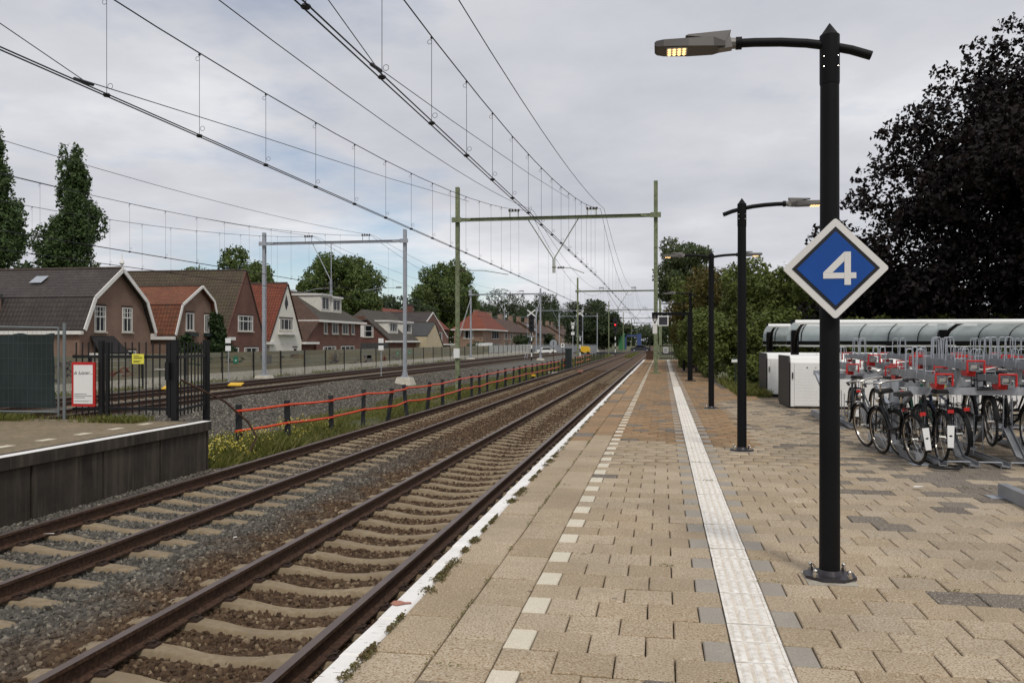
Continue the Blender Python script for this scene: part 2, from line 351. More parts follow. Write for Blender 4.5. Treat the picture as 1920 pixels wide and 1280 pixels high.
M['leaf_pop'] = leaf_mat('poplar_leaf', (.036, .06, .022), (.072, .115, .038), (.12, .175, .062))
M['leaf_mid'] = leaf_mat('green_leaf', (.05, .075, .02), (.095, .135, .035), (.15, .19, .055))
M['leaf_far'] = leaf_mat('far_dark_leaf', (.024, .038, .018), (.045, .066, .026), (.07, .095, .036))
M['leaf_hedge'] = leaf_mat('hedge_leaf', (.062, .088, .02), (.11, .14, .032), (.17, .195, .05))
M['leaf_rusty'] = leaf_mat('rusty_green_leaf', (.075, .065, .018), (.11, .085, .02), (.12, .13, .03))
M['leaf_beech'] = leaf_mat('copper_beech_leaf', (.007, .005, .005), (.013, .009, .008), (.026, .018, .014))
M['leaf_birch'] = leaf_mat('birch_leaf', (.042, .062, .024), (.075, .10, .038), (.11, .135, .052))
M['ivy'] = leaf_mat('ivy_leaf', (.02, .038, .012), (.032, .058, .018), (.05, .08, .024))
M['grass'] = leaf_mat('grass_blade', (.085, .105, .022), (.15, .16, .036), (.24, .22, .08))
M['moss'] = leaf_mat('moss_tuft', (.11, .11, .04), (.17, .155, .06), (.19, .115, .065))
M['petal'] = leaf_mat('yellow_petal', (.62, .45, .03), (.70, .60, .12), (.72, .68, .30))
M['bark'] = mat('bark', (.06, .045, .035), .9, var=.3, scale=4)
def stone_mat(base=False):
    m, t, b = nt('ballast_bed' if base else 'ballast_stone'); p = position(t)
    r = noise(t, p, 26, 3, .7) if base else N(t, 'ShaderNodeObjectInfo').outputs['Random']
    sp = N(t, 'ShaderNodeSeparateXYZ'); t.links.new(p, sp.inputs[0])
    grey = ramp(t, r, [(0, (.052, .047, .040)), (.5, (.108, .099, .084)), (.9, (.17, .156, .13)), (1, (.28, .25, .20))])
    brown = ramp(t, r, [(0, (.045, .027, .016)), (.5, (.092, .056, .032)), (.85, (.13, .088, .053)), (1, (.25, .19, .12))])
    wob = noise(t, p, 1.6, 4); ad = N(t, 'ShaderNodeMath', operation='MULTIPLY_ADD'); t.links.new(wob, ad.inputs[0]); ad.inputs[1].default_value = 1.6; t.links.new(sp.outputs[0], ad.inputs[2])
    mr = N(t, 'ShaderNodeMapRange'); t.links.new(ad.outputs[0], mr.inputs[0]); mr.inputs[1].default_value = -4.45; mr.inputs[2].default_value = -3.85
    mr2 = N(t, 'ShaderNodeMapRange'); t.links.new(sp.outputs[1], mr2.inputs[0]); mr2.inputs[1].default_value = 13; mr2.inputs[2].default_value = 21
    mr3 = N(t, 'ShaderNodeMapRange'); t.links.new(sp.outputs[0], mr3.inputs[0]); mr3.inputs[1].default_value = -11; mr3.inputs[2].default_value = -10
    far = N(t, 'ShaderNodeMath', operation='MULTIPLY'); t.links.new(mr2.outputs[0], far.inputs[0]); t.links.new(mr3.outputs[0], far.inputs[1])
    mx = N(t, 'ShaderNodeMath', operation='MAXIMUM'); t.links.new(mr.outputs[0], mx.inputs[0]); t.links.new(far.outputs[0], mx.inputs[1])
    c = mixc(t, mx.outputs[0], grey, brown)
    t.links.new(c, b.inputs['Base Color']); b.inputs['Roughness'].default_value = .9; b.inputs['Specular IOR Level'].default_value = .25
    if base: bump(t, b, noise(t, p, 22, 4, .7), 1, .05)
    return m
M['stone'] = stone_mat(); M['bed'] = stone_mat(True)
def ground_mat():
    m, t, b = nt('rough_ground'); p = position(t)
    c = ramp(t, noise(t, p, .35, 8, .6), [(.3, (.065, .075, .025)), (.5, (.10, .10, .04)), (.72, (.15, .125, .08))])
    c = mixc(t, ramp(t, noise(t, p, 9, 4), [(.4, (0, 0, 0)), (.7, (.6,) * 3)]), c, (.045, .05, .02))
    t.links.new(c, b.inputs['Base Color']); b.inputs['Roughness'].default_value = .95; bump(t, b, noise(t, p, 12, 4), .6, .05); return m
M['ground'] = ground_mat()
M['dirtpave'] = mat('old_platform_paving', (.22, .165, .105), .9, var=.22, scale=1.2, fine=(.15, .125, .07), fscale=11, bmp=.3)

# ------------------------------------------------------------------ ground and platforms
RAIL_Z = -.61; SEAT = -.775
gm = MB().add([(-3000, -200, -1.15), (3000, -200, -1.15), (3000, 6000, -1.15), (-3000, 6000, -1.15)], [(0, 1, 2, 3)])
ground = struct(gm.build('ground', M['ground']))
def in_view(x, y, z, mx=.06, lo=-.06):
    Z = -x * math.sin(YAW) + y * math.cos(YAW)
    if Z < .5: return False
    u = (x * math.cos(YAW) + y * math.sin(YAW)) * 1590 / Z / 960; v = (z - 1.62) * 1590 / Z / 640
    return abs(u) < 1 + mx and -1 + lo < v < 1
# platform body: the near platform where the camera stands, widening to the bicycle yard on the right
pb = MB()
pb.prism([(-1.60, -6, -.036), (16, -6, -.036), (16, 24.5, -.036), (14, 30, -.036), (2.6, 30, -.036), (1.9, 80, -.036), (-1.60, 80, -.036)], (0, 0, -1.3))
platform = struct(pb.build('platform', [M['joint']]))
wallm = MB()
for i in range(30):
    y = -4 + i * 2.8; wallm.box(-1.607, -1.595, y, y + 2.78, -1.1, -.13)
wallm.build('retaining_wall', M['stain'], platform)
TH = .034
def slab_mesh(name, w, l, m, bev=.006, t=TH, jit=0):
    x0, x1, y0, y1 = -w / 2 + .004, w / 2 - .004, -l / 2 + .004, l / 2 - .004; b = bev
    mb = MB(); vs = [(x0, y0, -t), (x1, y0, -t), (x1, y1, -t), (x0, y1, -t), (x0, y0, -b), (x1, y0, -b), (x1, y1, -b), (x0, y1, -b), (x0 + b, y0 + b, 0), (x1 - b, y0 + b, 0), (x1 - b, y1 - b, 0), (x0 + b, y1 - b, 0)]
    fs = [(8, 9, 10, 11)] + [(4 + i, 4 + (i + 1) % 4, 8 + (i + 1) % 4, 8 + i) for i in range(4)] + [(i, (i + 1) % 4, 4 + (i + 1) % 4, 4 + i) for i in range(4)]
    return mb.add(vs, fs).mesh(name, m)
Y0 = 4.42                    # phase of the cream half tiles
tiles = []                   # (kind, x, y, w, l, colour)
rt = random.Random(3)
def colour(x, y):
    n = rt.random(); edge = 13.6 + .25 * math.sin(x * 5) + (.5 if x < 0 else 0) + (6 if x > 2.3 else 0)
    if y < edge and x < 1.6: return ('dull' if x > .7 and n > .8 else 'tan') if n > .006 else 'dark'
    if x > 1.3 and y < 24:
        pd = .07 if y < 9 else .14
        if 2.2 < x < 3.6 and 8 < y < 12.5: pd = .32
        if x > 3.0 and y > 9.5: pd = .75
        if x > 2.6 and y > 13: pd = .25
        return 'dark' if n < pd else ('tan' if n < (.62 if x < 2.2 else .38) else 'dull')
    return 'dark' if n < (.16 if y < 30 else .06) else 'brown'
k = -8
while Y0 + k * .3 < 76:
    y = Y0 + k * .3 + .15; even = (k % 2 == 0); k += 1
    if even:
        tiles.append(('cream', -.838 + .075, y, .15, .3, 'cream')); tiles.append(('half', .362 - .075, y, .15, .3, 'halfgrey')); tiles.append(('half', .634 + .075, y, .15, .3, 'halfgrey'))
        for i in range(3): tiles.append(('tile', -.688 + .3 * i + .15, y, .3, .3, colour(-.6 + .3 * i, y)))
    else:
        for i in range(4): tiles.append(('tile', -.838 + .3 * i + .15, y, .3, .3, colour(-.7 + .3 * i, y)))
    tiles.append(('tactile', .498, y, .272, .3, 'tactile'))
    xs = .634 + (.15 if even else 0)
    xmax = 14.5 if y < 24.5 else (2.5 if y < 30 else 1.75)
    while xs < xmax:
        tiles.append(('tile', xs + .15, y, .3, .3, colour(xs, y))); xs += .3
for i in range(-6, 125):
    y = 4.56 + i * .6
    if y > 76: break
    tiles.append(('slab1', (-1.505 - 1.168) / 2, y, .337, .6, colour(-1.3, y))); tiles.append(('slab2', (-1.168 - .838) / 2, y + .27, .33, .6, colour(-1, y)))
    tiles.append(('edge', -1.577, y - .1, .146, .6, 'edge'))
meshes = {}
def tmesh(kind, w, l, col):
    if (kind, col) not in meshes:
        if kind == 'tactile':
            mb = MB(); mb.box(-w / 2 + .003, w / 2 - .003, -.147, .147, -TH, 0)
            for r in range(4):
                x = -w / 2 + .045 + r * (w - .09) / 3; mb.prism([(x - .021, -.128, 0), (x - .010, -.12, .006), (x + .010, -.12, .006), (x + .021, -.128, 0)], (0, .25, 0), 1)
            for a0, a1, b0, b1 in ((-w / 2 + .003, w / 2 - .003, -.147, -.132), (-w / 2 + .003, w / 2 - .003, .132, .147), (-w / 2 + .003, -w / 2 + .02, -.132, .132), (w / 2 - .02, w / 2 - .003, -.132, .132)): mb.box(a0, a1, b0, b1, -.01, .0035, 1)
            meshes[kind, col] = mb.mesh('tactile_tile', [M[col], M['tactile_hi']])
        else: meshes[kind, col] = slab_mesh(kind, w, l, M[col], .014 if kind == 'edge' else .006, TH if kind != 'edge' else .13)
    return meshes[kind, col]
names = dict(cream='marker_tile', half='half_tile', tile='paving_tile', tactile='tactile_tile', slab1='paving_slab', slab2='paving_slab', edge='edge_block')
limit = dict(cream=60, half=120, tile=300, tactile=90, slab1=60, slab2=60, edge=70)
cnt = dict.fromkeys(limit, 0); rest = {}
tiles.sort(key=lambda q: q[2] * .985 - q[1] * .17)
for kind, x, y, w, l, col in tiles:
    dz = rt.uniform(-.004, .003); ax, ay, az = rt.gauss(0, .006), rt.gauss(0, .006), rt.gauss(0, .006)
    if kind == 'edge': dz = rt.uniform(.002, .008); az = rt.gauss(0, .01)
    if in_view(x, y, 0) and cnt[kind] < limit[kind]:
        cnt[kind] += 1; o = put(names[kind], tmesh(kind, w, l, col), platform, (x, y, dz), (ax, ay, az))
    else:
        rest.setdefault(col, []).append((x, y, w, l, dz))
restmat = dict(dull='dull_j', tan='tan_j', brown='brown_j', dark='dark_j')
for col, lst in rest.items():
    a = np.array(lst); n = len(a); V = np.zeros((n, 8, 3)); b = .008
    for i, (sx, sy, top) in enumerate([(-1, -1, 0), (1, -1, 0), (1, 1, 0), (-1, 1, 0), (-1, -1, 1), (1, -1, 1), (1, 1, 1), (-1, 1, 1)]):
        V[:, i, 0] = a[:, 0] + sx * (a[:, 2] / 2 - .004 - b * top); V[:, i, 1] = a[:, 1] + sy * (a[:, 3] / 2 - .004 - b * top); V[:, i, 2] = a[:, 4] - (TH if not top else 0)
    F = np.array([(4, 5, 6, 7), (0, 1, 5, 4), (1, 2, 6, 5), (2, 3, 7, 6), (3, 0, 4, 7)])
    Fa = (F[None] + (np.arange(n) * 8)[:, None, None]).reshape(-1, 4)
    me = np_mesh('paving_tiles', V.reshape(-1, 3), Fa, M[restmat.get(col, col)], np.repeat(NR.random(n), 5))
    o = put('paving_tiles', me, platform); stuff(o)
# red mark on the edge paint
MB().prism([(-1.646, 5.00, .0095), (-1.60, 4.975, .0095), (-1.55, 5.02, .0095), (-1.52, 5.03, .0095), (-1.53, 5.055, .0095), (-1.57, 5.05, .0095), (-1.61, 5.075, .0095), (-1.645, 5.06, .0095)], (0, 0, .0015)).build('paint_mark', M['rustpaint'], platform)

# opposite platform
pl = MB(); pl.box(-40, -8.47, -4, 14.72, -1.2, .105); platform2 = struct(pl.build('platform', M['dirtpave']))
for i in range(22):
    y = -1.5 + i * .75
    y2 = min(y + .742, 14.78)
    if y > 14.4: break
    MB().box(-8.70, -8.385, y, y2, -.05, .118).build('coping_stone', M['stain'], platform2)
    MB().box(-8.56, -8.383, y, y2, .1195, .1235).build('edge_paint', M['edge'], platform2)
for i in range(10):
    y = -.3 + i * 1.5; MB().box(-8.47, -8.43 + R.uniform(-.006, .006), y + .012, y + 1.475, -1.1, -.045).build('wall_panel', M['stain'], platform2)
MB().box(-14, -8.44, 14.72, 14.76, -1.1, .1).build('wall_panel', M['stain'], platform2)
for i in range(9):
    y = 7.2 + i * .85; MB().box(-9.42, -9.27, y, y + .3, .106, .109).build('marker_tile', M['cream'], platform2)

# ------------------------------------------------------------------ ballast
def bedz(x, y):
    x = np.asarray(x); y = np.asarray(y)
    z = np.full(np.broadcast(x, y).shape, -.835)
    z = z - .042 * np.exp(-((x + 3.3) / .42) ** 2) - .028 * np.exp(-((x + 6.77) / .4) ** 2)
    z = z + .035 * np.exp(-((x + 5.03) / .45) ** 2) + .03 * np.exp(-((x + 8.4) / .5) ** 2) * (y < 16) 
    z = z + .032 * np.clip((y - 13) / 12, 0, 1) * (np.exp(-((x + 3.3) / 1.1) ** 6) + np.exp(-((x + 6.77) / 1.1) ** 6))
    z = np.where((y > 15), z - np.clip((-8.15 - x) / 1.2, 0, 1) * .28, z)
    return z
def sidez(x, y):     # shoulder of the sidings, rising from the weeds to above the rails
    t = np.clip((-11.6 - x) / 4.0, 0, 1); crest = -.62 - .66 * np.exp(-((y - 49.5) / 4.2) ** 4) * (x > -16.9) + .20 * np.exp(-((y - 41) / 6) ** 2) - .10 * np.exp(-((y - 52) / 4) ** 2) + .10 * np.exp(-((y - 31) / 4) ** 2)
    z = -1.10 + (crest + 1.10) * (t * t * (3 - 2 * t))
    back = np.clip((-16.1 - x) / .9, 0, 1); z = z * (1 - back) + (-.80) * back
    return z + .04 * np.sin(x * 3.1 + y * 1.3) * np.sin(y * .9 - x)
def grid(name, x0, x1, y0, y1, s, zf, m, cull=True):
    xs = np.arange(x0, x1 + 1e-6, s); ys = np.arange(y0, y1 + 1e-6, s); X, Y = np.meshgrid(xs, ys); Zz = zf(X, Y)
    V = np.stack([X, Y, Zz], -1).reshape(-1, 3); nx, ny = len(xs), len(ys); idx = np.arange(nx * ny).reshape(ny, nx)
    F = np.stack([idx[:-1, :-1], idx[:-1, 1:], idx[1:, 1:], idx[1:, :-1]], -1).reshape(-1, 4)
    if cull:
        c = V[F].mean(1); Z = -c[:, 0] * math.sin(YAW) + c[:, 1] * math.cos(YAW); U = (c[:, 0] * math.cos(YAW) + c[:, 1] * math.sin(YAW)) / np.maximum(Z, .1)
        F = F[(Z > 2) & (np.abs(U) < .60 + 1.8 / np.maximum(Z, .5)) & (c[:, 2] - 1.62 > -.52 * Z - .5)]
        used = np.unique(F); mp = -np.ones(len(V), int); mp[used] = np.arange(len(used)); V = V[used]; F = mp[F]
    return np_mesh(name, V, F, m)
protos = bpy.data.collections.new('stone_shapes')
for i in range(7):
    import bmesh
    bm = bmesh.new(); bmesh.ops.create_icosphere(bm, subdivisions=1 if i else 2, radius=1)
    rr = random.Random(i + 40); sx, sy, sz = rr.uniform(.8, 1.25), rr.uniform(.65, 1), rr.uniform(.5, .8)
    cuts = [Vector((rr.gauss(0, 1), rr.gauss(0, 1), rr.gauss(0, 1))).normalized() for _ in range(7)]
    for v in bm.verts:
        for cdir in cuts:
            d = v.co.dot(cdir)
            if d > .62: v.co -= cdir * (d - .62)
        v.co = Vector((v.co.x * sx * rr.uniform(.9, 1.1), v.co.y * sy * rr.uniform(.9, 1.1), v.co.z * sz * rr.uniform(.9, 1.1)))
    me = bpy.data.meshes.new('stone'); bm.to_mesh(me); bm.free(); me.materials.append(M['stone'])
    o = bpy.data.objects.new('stone_shape', me); protos.objects.link(o)
def scatter(obj, dens, s0, s1, seed):
    ng = bpy.data.node_groups.new('scatter', 'GeometryNodeTree')
    ng.interface.new_socket('Geometry', in_out='INPUT', socket_type='NodeSocketGeometry'); ng.interface.new_socket('Geometry', in_out='OUTPUT', socket_type='NodeSocketGeometry')
    n = ng.nodes; L = ng.links
    i, o = n.new('NodeGroupInput'), n.new('NodeGroupOutput'); d = n.new('GeometryNodeDistributePointsOnFaces'); d.inputs['Density'].default_value = dens; d.inputs['Seed'].default_value = seed
    ip = n.new('GeometryNodeInstanceOnPoints'); ci = n.new('GeometryNodeCollectionInfo'); ci.inputs['Collection'].default_value = protos
    ci.inputs['Separate Children'].default_value = True; ci.inputs['Reset Children'].default_value = True; ip.inputs['Pick Instance'].default_value = True
    rv = n.new('FunctionNodeRandomValue'); rv.data_type = 'FLOAT_VECTOR'; rv.inputs[1].default_value = (6.28, 6.28, 6.28)
    rs = n.new('FunctionNodeRandomValue'); rs.data_type = 'FLOAT'; rs.inputs[2].default_value = s0; rs.inputs[3].default_value = s1; rs.inputs['Seed'].default_value = seed + 5
    jn = n.new('GeometryNodeJoinGeometry')
    L.new(i.outputs[0], d.inputs['Mesh']); L.new(d.outputs['Points'], ip.inputs['Points']); L.new(ci.outputs[0], ip.inputs['Instance'])
    L.new(rv.outputs[0], ip.inputs['Rotation']); L.new(rs.outputs[1], ip.inputs['Scale']); L.new(i.outputs[0], jn.inputs[0]); L.new(ip.outputs[0], jn.inputs[0]); L.new(jn.outputs[0], o.inputs[0])
    md = obj.modifiers.new('stones', 'NODES'); md.node_group = ng
b1 = stuff(put('ballast', grid('ballast', -9.2, -1.55, 2, 16, .2, bedz, M['bed'])), 'grey and rust-brown ballast stones around the two main tracks near the platforms', 'ballast'); scatter(b1, 560, .019, .046, 1)
b2 = stuff(put('ballast', grid('ballast', -9.2, -1.55, 16, 70, .4, bedz, M['bed'])), 'brown ballast of the main tracks further along the platform', 'ballast'); scatter(b2, 260, .026, .048, 2)
b3 = stuff(put('ballast', grid('ballast', -9.2, -1.55, 70, 420, 1.0, lambda x, y: bedz(x, y) + .05, M['bed'], False)), 'distant brown ballast of the main tracks towards the level crossing', 'ballast')
b4 = stuff(put('ballast', grid('ballast', -17.4, -11.2, 16, 70, .4, sidez, M['bed'])), 'heaped grey ballast shoulder behind the orange-railed fence', 'ballast'); scatter(b4, 230, .038, .07, 3)
b5 = stuff(put('ballast', grid('ballast', -26.2, -16.8, 20, 260, 1.0, lambda x, y: -.80 + 0 * x, M['bed'], False)), 'level grey ballast under the two sidings by the noise barrier', 'ballast')
b6 = stuff(put('ballast', grid('ballast', -17.2, -13.2, 70, 250, 1.0, lambda x, y: -.84 - .28 * np.clip((x + 16.8) / 3.4, 0, 1), M['bed'], False)), 'far grey ballast edge of the sidings beyond the second grey portal', 'ballast')

# ------------------------------------------------------------------ tracks
def rail_poly(x, z):        # foot bottom at z - .16
    h = [(.036, 0), (.036, -.03), (.009, -.045), (.009, -.135), (.07, -.147), (.07, -.16)]
    return [(x + a, z + b) for a, b in h] + [(x - a, z + b) for a, b in reversed(h)]
def sleeper_mesh():
    prof = [(-1.28, -.055), (-1.24, -.025), (-1.0, -.004), (-.6, 0), (-.42, -.018), (-.22, -.048), (0, -.060), (.22, -.048), (.42, -.018), (.6, 0), (1.0, -.004), (1.24, -.025), (1.28, -.055)]
    mb = MB(); vs = []; fs = []
    for x, z in prof:
        w = .088 if abs(x) > .4 else .07
        vs += [(x, -.115, -.16), (x, -w, z - .012), (x, -w + .014, z), (x, w - .014, z), (x, w, z - .012), (x, .115, -.16)]
    n = len(prof)
    for i in range(n - 1):
        for k in range(5): fs.append((i * 6 + k, (i + 1) * 6 + k, (i + 1) * 6 + k + 1, i * 6 + k + 1))
    fs += [tuple(range(6)), tuple(range((n - 1) * 6, n * 6))]
    return mb.add(vs, fs).mesh('sleeper', M['sleeper'], True)
SLP = sleeper_mesh()
cm = MB(); cm.tube([(.06, -.05, .02), (.10, -.045, .045), (.135, -.02, .05), (.125, .01, .035), (.085, .02, .03), (.08, .05, .045), (.12, .06, .03)], .009, 5); cm.box(.07, .15, -.055, .055, -.004, .018)
CLIP = cm.mesh('rail_clip', M['clip'], True)
def track(label, X, y0, y1, n_single, n_clip, ystart, group=None, headm='rail_head'):
    t = thing('railway_track', label, 'railway track', (X, ystart, SEAT))
    for s in (-1, 1):
        mb = MB(); poly = rail_poly(s * .7535, RAIL_Z - SEAT); n = len(poly)
        segs = [y0 - ystart] + [v for v in (40, 120) if v < y1] + [y1 - ystart]
        vs = [(a, y, b) for y in segs for a, b in poly]; fs = []; mi = []
        for j in range(len(segs) - 1):
            for k in range(n):
                fs.append((j * n + k, j * n + (k + 1) % n, (j + 1) * n + (k + 1) % n, (j + 1) * n + k)); mi.append(1 if k in (n - 1,) else 0)
        for f_, m_ in zip(fs, mi): mb.add([], [], 0); 
        mb.v = [tuple(v) for v in vs]; mb.f = fs; mb.mi = mi
        mb.build('rail', [M['rail_rust'], M[headm]], t)
    yy = []; y = 0
    while y + ystart < y1: yy.append(y); y += .6
    for i, y in enumerate(yy[:n_single]):
        s = put('sleeper', SLP, t, (R.uniform(-.015, .015), y + R.uniform(-.012, .012), R.uniform(-.006, .004)), (0, 0, R.gauss(0, .006)))
        if i < n_clip:
            for sg in (-1, 1):
                put('rail_clip', CLIP, s, (sg * .7535, 0, .002)); put('rail_clip', CLIP, s, (sg * .7535, 0, .002), (0, 0, math.pi))
    far = yy[n_single:]
    if far:
        mb = MB()
        for y in far: mb.prism([(-1.27, y - .1, -.03), (-.5, y - .1, 0), (0, y - .09, -.045), (.5, y - .1, 0), (1.27, y - .1, -.03), (1.27, y - .1, -.12), (-1.27, y - .1, -.12)], (0, .2, 0))
        stuff(mb.build('sleeper_row', M['sleeper'], t))
    return t
T1, T2, T3, T4 = -3.303, -6.77, -18.6, -22.5
track('main track with worn shiny rails right beside the paved platform', T1, 1, 420, 75, 36, 4.3)
track('second main track with dark rails along the opposite platform', T2, 1, 420, 75, 40, 6.4)
track('nearer siding track running behind the ballast heap', T3, 20, 250, 60, 0, 28)
track('farther siding track at the foot of the noise barrier', T4, 20, 250, 60, 0, 28)

# ------------------------------------------------------------------ overhead line
def ibeam(mb, p, q, w, h, t=.02):      # two flanges and a web, standing or lying
    p, q = Vector(p), Vector(q); d = (q - p).normalized(); up = Vector((0, 0, 1)) if abs(d.z) < .9 else Vector((0, 1, 0))
    a = d.cross(up).normalized()
    mb.bar(p + up * (h / 2 - t / 2), q + up * (h / 2 - t / 2), w, t, up); mb.bar(p - up * (h / 2 - t / 2), q - up * (h / 2 - t / 2), w, t, up)
    mb.bar(p, q, t, h - 2 * t, up)
def portal(label, Y, xl, xr, zb, zt, m, zl, zr, hang, arms, ins, ped=None, group=None):
    t = thing('catenary_portal', label, 'catenary portal', (xr, Y, zr), 0, group); ox, oz = xr, zr
    def P(x, y, z): return (x - ox, y, z - oz)
    for x, z0 in ((xl, zl), (xr, zr)):
        mb = MB(); ibeam(mb, P(x, 0, z0), P(x, 0, zt), .20, .22, .022)
        mast = mb.build('mast', m, t)
        b2 = MB(); b2.box(x - ox - .24, x - ox + .24, -.24, .24, z0 - oz, z0 - oz + .035)
        for sx in (-1, 1):
            for sy in (-1, 1): b2.tube([P(x + sx * .19, sy * .19, z0), P(x + sx * .19, sy * .19, z0 + .09)], .018, 6)
        if ped: b2.prism([(x - ox - .11, -.01, z0 - oz + .5), (x - ox + .11, -.01, z0 - oz + .5), (x - ox + .23, -.01, z0 - oz + .03), (x - ox - .23, -.01, z0 - oz + .03)], (0, .02, 0))
        b2.build('base_plate', m, mast)
        if ped:
            p3 = MB(); w0, w1 = .42, .62; lo, hi = z0 - oz - ped, z0 - oz
            vs = [(x - ox + sx * w, sy * w, z) for z, w in ((lo, w1), (hi, w0)) for sx, sy in ((-1, -1), (1, -1), (1, 1), (-1, 1))]
            p3.add(vs, [(0, 1, 2, 3), (4, 5, 6, 7)] + [(i, (i + 1) % 4, 4 + (i + 1) % 4, 4 + i) for i in range(4)]); p3.build('foundation_block', M['concrete_w'], t)
    mb = MB(); ibeam(mb, P(xl - .25, -.16, zb), P(xr + .25, -.16, zb), .16, .17, .018); beam = mb.build('cross_beam', m, t)
    for x, s in ((xl, 1), (xr, -1)):
        mb = MB(); mb.box(x - ox - .26, x - ox + .26, -.275, -.245, zb - oz - .13, zb - oz + .13); mb.build('clamp_plate', m, beam); MB().bar(P(x + s * .27, -.26, zb - .04), P(x + s * .75, -.26, zb), .03, .12).build('clamp_arm', m, beam)
    for (xa, xb2, xv, zv, ze) in hang:
        mb = MB(); mb.tube([P(xa, -.16, zb - .08), P(xv, -.16, zv)], .028, 6); mb.tube([P(xb2, -.16, zb - .08), P(xv + (.0 if xb2 == xv else .06), -.16, zv)], .028, 6)
        mb.tube([P(xv, -.16, zv), P(xv, -.16, ze)], .035, 6); mb.tube([P(xv + .09, -.16, zv), P(xv + .09, -.16, ze)], .03, 6); mb.box(xv - ox - .05, xv - ox + .15, -.19, -.13, ze - oz + .25, ze - oz + .32)
        mb.build('drop_bracket', m, t)
    for (x0, z0, x1, z1) in arms:
        d = 1 if x1 > x0 else -1
        a = MB().tube([P(x0, -.16, z0), P(x0 + .5 * (x1 - x0), -.16, z0 - .02), P(x1, -.16, z1)], .02, 6).build('steady_arm', m, t)
        i_ = MB(); 
        for q in range(4): i_.tube([P(x0 + d * (.05 + q * .09), -.16, z0 + .005), P(x0 + d * (.11 + q * .09), -.16, z0 + .003)], [.07, .035], 8)
        i_.build('insulator', M['insul'], a)
    for x in ins:
        mb = MB()
        for s in (-.22, .22): mb.tube([P(x + s, -.16, zb + .085), P(x + s, -.16, zb + .4)], .022, 6)
        mb.bar(P(x - .28, -.16, zb + .38), P(x + .28, -.16, zb + .38), .05, .04)
        q = mb.build('insulator_stand', m, t); i_ = MB()
        for s in (-.24, -.08, .08, .24): i_.sphere(P(x + s, -.16, zb + .44), .065, 8, 5)
        i_.build('insulator', M['insul'], q)
    return t
GS = 'green portals over the main tracks'; GG = 'grey portals over the sidings'
ys = [43.6, 108, 172, 236, 300, 364]
lab = ['green steel portal nearest the camera, its right mast standing on the platform', 'second green portal along the main tracks', 'third green portal, next to the red signal',
       'fourth green portal, just past the level crossing', 'fifth green portal far down the main tracks', 'farthest small green portal on the main tracks']
for i, y in enumerate(ys):
    portal(lab[i], y, -10.65, -.33, 8.0, 9.75, M['green_steel'], -1.1 if i < 3 else -.9, 0.0 if i < 2 else -.9, [(-6.85, -4.25, -5.55, 5.9, 5.15)],
           [(-5.35, 5.42, -3.95, 5.12), (-10.55, 5.35, -7.9, 5.1)] if i < 4 else [], [-7.6, -3.55] if i < 4 else [], None, GS)
lab = ['grey galvanised portal nearest the camera, in front of the white-gabled house', 'second grey portal over the sidings, with guy struts', 'third grey portal, behind the white crosses', 'fourth small grey portal over the sidings']
for i, y in enumerate([52, 113, 174, 214]):
    t = portal(lab[i], y, -25.75, -16.15, 8.0, 8.75, M['galv'], -.6, -.66, [(-22.3, -21.05, -21.1, 5.6, 4.55)], [(-21.2, 5.05, -22.9, 4.82), (-16.3, 5.05, -18.9, 4.85)] if i < 3 else [], [-22.6, -18.7] if i < 3 else [], .62, GG)
    if i == 1:
        for x in (-25.75, -16.15):
            mb = MB()
            for s in (0, .35): mb.tube([(x + 16.15, .1, 8.3), (x + 16.15 - 1.2 + s, -6 - s, .1)], .02, 5)
            mb.build('guy_rod', M['galv'], t)
# bulkier mast sleeves of the yellowed kilometre boards on the first green portal come with the signs
def overhead(label, X, ysup, zc, zs, sag, fz, y_lo, xs_sup=None):
    t = thing('overhead_line', label, 'overhead wire', (X, ysup[1], 0)); oy = ysup[1]
    def mz(y):
        for a, b in zip(ysup, ysup[1:]):
            if a <= y <= b: u = (2 * (y - a) / (b - a) - 1); return zs - sag * (1 - u * u)
        return zs
    def fzz(y):
        for a, b in zip(ysup, ysup[1:]):
            if a <= y <= b: u = (2 * (y - a) / (b - a) - 1); return zs - fz * (1 - u * u)
        return zs
    y1 = ysup[-1]; n = int((y1 - y_lo) / 3.2)
    Y = [y_lo + (y1 - y_lo) * i / n for i in range(n + 1)]
    Y = sorted(set(Y) | {y for y in ysup if y > y_lo}); 
    def sway(y):
        for j, (a, b) in enumerate(zip(ysup, ysup[1:])):
            if a <= y <= b: return ((-1) ** j) * .18 * (2 * (y - a) / (b - a) - 1)
        return 0
    for s in (-.035, .035): MB().tube([(sway(y) + s, y - oy, zc) for y in Y], .0095, 5).build('contact_wire', M['wire'], t)
    MB().tube([(sway(y), y - oy, mz(y)) for y in Y], .010, 5).build('messenger_wire', M['wire'], t)
    MB().tube([(sway(y) + .18, y - oy, fzz(y)) for y in Y], .0095, 5).build('feeder_wire', M['wire'], t)
    y = 9.75 - 2.18 * 3
    while y < min(y1, 112):
        if y > y_lo and min(abs(y - q) for q in ysup) > 1.6:
            zt_ = mz(y); mb = MB(); xm = sway(y)
            mb.tube([(xm, y - oy, zt_), (xm, y - oy, zc + .03)], .0042, 4)
            mb.sphere((xm, y - oy, zt_ - .02), .022, 6, 4); mb.sphere((xm, y - oy, zc), (.055, .05, .03), 6, 4); 
            if y < 45: mb.ring((xm - .03, y - oy, zt_ - .08), (0, 1, 0), .032, .0035, 10, 4); mb.ring((xm + .05, y - oy, zc + .11), (0, 1, 0), .036, .0035, 10, 4)
            mb.build('dropper', M['wire'], t)
        y += 2.18 if y < 45 else 4.4
    return t
ov = overhead('overhead wires with droppers above the track beside the platform', T1, [-20, 43.6, 108, 172, 236, 300, 364], 4.79, 8.42, 2.37, 1.5, -4)
